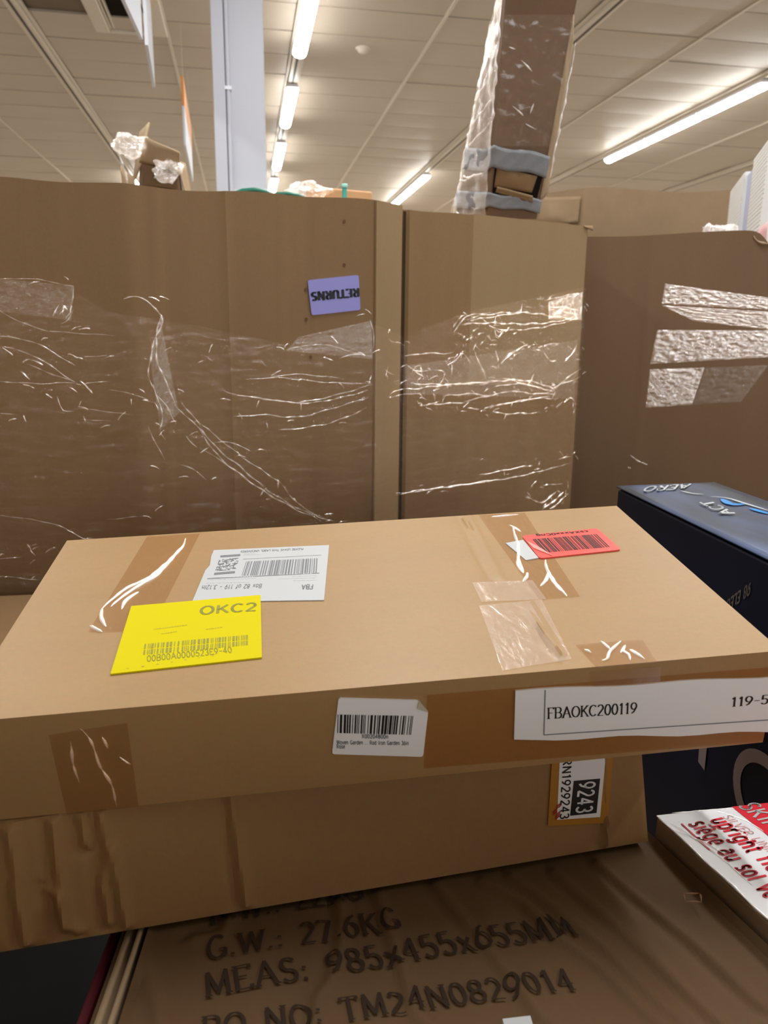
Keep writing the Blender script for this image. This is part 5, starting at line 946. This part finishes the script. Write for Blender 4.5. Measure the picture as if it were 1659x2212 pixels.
# ---------------------------------------------------------------- things poking out of the boxes
def lump(name, c, r, mat, parent, seed, sub=3, amp=.35, flat=False):
    bm = bmesh.new(); bmesh.ops.create_icosphere(bm, subdivisions=4, radius=1); flat = True; amp = .6
    V = []
    for v in bm.verts:
        q = v.co*1.6+Vector((seed, seed*2, 0)); k = 1+amp*(mnoise.noise(q)+.5*abs(mnoise.noise(q*2.7))+.35*abs(mnoise.noise(q*6.1))); V.append(Vector(c)+Vector((v.co.x*r[0]*k, v.co.y*r[1]*k, v.co.z*r[2]*k)))
    F = [[v.index for v in f.verts] for f in bm.faces]; bm.free()
    return mesh_obj(name, V, F, mat, parent, not flat)
tc_ = thing('torn_carton', 'torn open carton with plastic bag sticking up at upper left', 'carton', (-.28, 2.9, 1.715))
K = [Vector(p) for p in ((-.36, 2.82, 1.718), (-.17, 2.80, 1.718), (-.195, 2.80, 2.10), (-.315, 2.83, 2.13), (-.34, 3.0, 1.718), (-.17, 2.98, 1.718), (-.20, 2.97, 2.14), (-.31, 2.99, 2.17))]
hexa('carton_body', K, K_TOW, tc_, bev=.004)
for P4 in (((-.32, 2.815, 2.10), (-.19, 2.795, 2.07), (-.185, 2.74, 2.12), (-.29, 2.76, 2.165)), ((-.345, 2.83, 2.04), (-.315, 2.82, 2.10), (-.29, 2.90, 2.245), (-.33, 2.93, 2.215)), ((-.335, 2.80, 2.05), (-.325, 2.80, 1.90), (-.365, 2.78, 1.90), (-.375, 2.78, 2.08)), ((-.20, 2.80, 2.11), (-.18, 2.90, 2.12), (-.16, 2.92, 1.98), (-.165, 2.80, 1.95))):
    V, F = patch(*P4, 6, 6, lambda U, V_: .006*np.sin(U*40)); o = mesh_obj('torn_flap', V, F, K_PALE, tc_, True); md = o.modifiers.new('s', 'SOLIDIFY'); md.thickness = .005
MB().add(*patch((-.305, 2.80, 2.03), (-.20, 2.79, 2.02), (-.20, 2.79, 2.075), (-.30, 2.80, 2.09), 1, 1)).obj('opening_shade', K_BIG, tc_)  # dark patch painted in as a shaded opening
lump('plastic_bag', (-.335, 2.80, 2.145), (.05, .045, .03), BAG, tc_, 2.3)
lump('plastic_bag', (-.225, 2.765, 2.07), (.04, .025, .028), BAG, tc_, 5.1)
m = MB(); fold_line(m, [Vector((-.375, 2.79, 2.13)), Vector((-.36, 2.78, 2.05)), Vector((-.345, 2.78, 1.99))], (-.5, -.8, 0), .005, .008, 0, 3); m.obj('plastic_strip', BAG, tc_, True)
def hoop(name, c, r, tube, a0, a1, mat, label, cat, tilt=0):
    pts = [(c[0]+r*math.cos(math.radians(a)), c[1]+tilt*math.sin(math.radians(a)), c[2]+r*math.sin(math.radians(a))) for a in np.linspace(a0, a1, 25)]
    V, F = [], []
    for i, p in enumerate(pts):
        t = Vector(pts[min(i+1, 24)])-Vector(pts[max(i-1, 0)]); t.normalize(); b1 = Vector((0, 1, 0)); b1 = (b1-t*b1.dot(t)).normalized(); b2 = t.cross(b1)
        for k in range(8): V.append(Vector(p)+(b1*math.cos(k*math.pi/4)+b2*math.sin(k*math.pi/4))*tube)
    for i in range(24):
        for k in range(8): a, b = i*8+k, i*8+(k+1) % 8; F.append((a, b, b+8, a+8))
    F += [tuple(range(7, -1, -1)), tuple(range(192, 200))]
    return tag(mesh_obj(name, V, F, mat, None, True), label, cat)
hoop('green_coil', (.050, 2.71, 1.872), .145, .008, 0, 360, GREEN, 'dark green coil arching over the box rim by the pillar foot', 'coil', .02)
hoop('green_coil', (.150, 2.60, 1.858), .130, .007, 0, 360, GREEN, 'second green coil showing over the rim, right of the first', 'coil', .0)
pcn = thing('small_carton', 'orange-tan carton with clear plastic peeping over the rim right of the green coils', 'carton', (.33, 2.7, 1.715))
K = [Vector(p) for p in ((.20, 2.72, 1.717), (.44, 2.66, 1.717), (.43, 2.655, 2.015), (.22, 2.72, 2.035), (.23, 2.88, 1.717), (.47, 2.82, 1.717), (.455, 2.82, 2.01), (.25, 2.87, 2.04))]
hexa('carton_body', K, plain('orange_kraft', (.62, .36, .18), .6, .25, vary=.1), pcn, bev=.006)
lump('plastic_bag', (.225, 2.70, 2.01), (.06, .03, .028), BAG, pcn, 7.7)
ts = thing('teal_strap', 'short teal strap standing up over the rim beside the orange-tan carton', 'strap', (.335, 2.635, 1.715))
bevel(MB().box(.329, .343, 2.628, 2.640, 1.716, 2.022).obj('strap', TEAL, ts), .003)
bevel(MB().box(.326, .346, 2.624, 2.644, 2.018, 2.030).obj('strap_end', plain('pale_teal', (.35, .72, .66), .4), ts), .003)
# ribbed white panels standing in the right box
wp = thing('ribbed_panel_pack', 'two ribbed white panels with a blue-grey board between, standing at the right edge', 'panel', (1.85, 2.75, 1.62))
pa, pb_ = Vector((1.625, 2.335)), Vector((2.04, 3.15)); pd = (pb_-pa); pn = Vector((pd.y, -pd.x)).normalized()
def slabxy(name, f0, f1, off, th, z0, z1, mat, ribs=0, par=wp):
    m = MB(); n_ = ribs or 1
    for k in range(n_):
        za, zb = z0+(z1-z0)*k/n_, z0+(z1-z0)*(k+(.82 if ribs else 1))/n_
        for (za_, zb_, o_) in ((za, zb, off), (zb, z0+(z1-z0)*(k+1)/n_, off+.003)) if ribs else ((za, zb, off),):
            q0, q1 = pa+pd*f0+pn*o_, pa+pd*f1+pn*o_; r0, r1 = pa+pd*f0+pn*(off+th), pa+pd*f1+pn*(off+th)
            V = [(p.x, p.y, z) for z in (za_, zb_) for p in (q0, q1, r1, r0)]
            m.add(V, [(3, 2, 1, 0), (4, 5, 6, 7), (0, 1, 5, 4), (1, 2, 6, 5), (2, 3, 7, 6), (3, 0, 4, 7)])
    return m.obj(name, mat, par)
slabxy('ribbed_panel', 0, .32, 0, .10, 1.63, 2.165, FOAM, 40)
slabxy('middle_board', .32, .56, .012, .09, 1.63, 2.15, BLUEGREY)
slabxy('ribbed_panel', .56, 1.0, 0, .10, 1.63, 2.165, FOAM, 40)
pbg = lump('plastic_bag', (1.50, 2.36, 1.865), (.05, .035, .045), BAG, None, 4.4); tag(pbg, 'crumpled clear plastic bag on the rim left of the ribbed white panels', 'plastic bag')
pk = thing('pink_wrapper', 'small pink wrapper at the foot of the ribbed white panels', 'wrapper', (1.6, 2.3, 1.64))
V, F = patch((1.585, 2.30, 1.64), (1.625, 2.285, 1.64), (1.622, 2.29, 1.915), (1.60, 2.30, 1.89), 4, 10, lambda U, V_: .004*np.sin(V_*50)); o = mesh_obj('wrapper_sheet', V, F, plain('pink_paper', (.75, .42, .42), .5), pk, True); md = o.modifiers.new('s', 'SOLIDIFY'); md.thickness = .003
# unseen box added behind the photographer to shade the front stack
bh = thing('pallet_box', 'unseen box added behind the photographer, shading the front stack', 'pallet box', (0, -1.7, 0))
wall_boxes(bh, 'board_wall', [Vector(p) for p in ((-2.0, -2.2), (2.6, -2.2), (2.6, -1.1), (-2.0, -1.1))], 1.42, K_GAY, [])
mesh_obj('inner_sheet', [(-1.98, -2.18, 1.3), (2.58, -2.18, 1.3), (2.58, -1.12, 1.3), (-1.98, -1.12, 1.3)], [(0, 1, 2, 3)], K_GAY, bh)
# open pallet box that holds the front heap
hp = thing('pallet_box', 'open pallet box holding the whole front heap, only its dark inside showing', 'pallet box', (.2, 1.1, 0))
hf = [(-1.19, .335), (1.22, .335), (1.22, 1.84), (-1.19, 1.84)]
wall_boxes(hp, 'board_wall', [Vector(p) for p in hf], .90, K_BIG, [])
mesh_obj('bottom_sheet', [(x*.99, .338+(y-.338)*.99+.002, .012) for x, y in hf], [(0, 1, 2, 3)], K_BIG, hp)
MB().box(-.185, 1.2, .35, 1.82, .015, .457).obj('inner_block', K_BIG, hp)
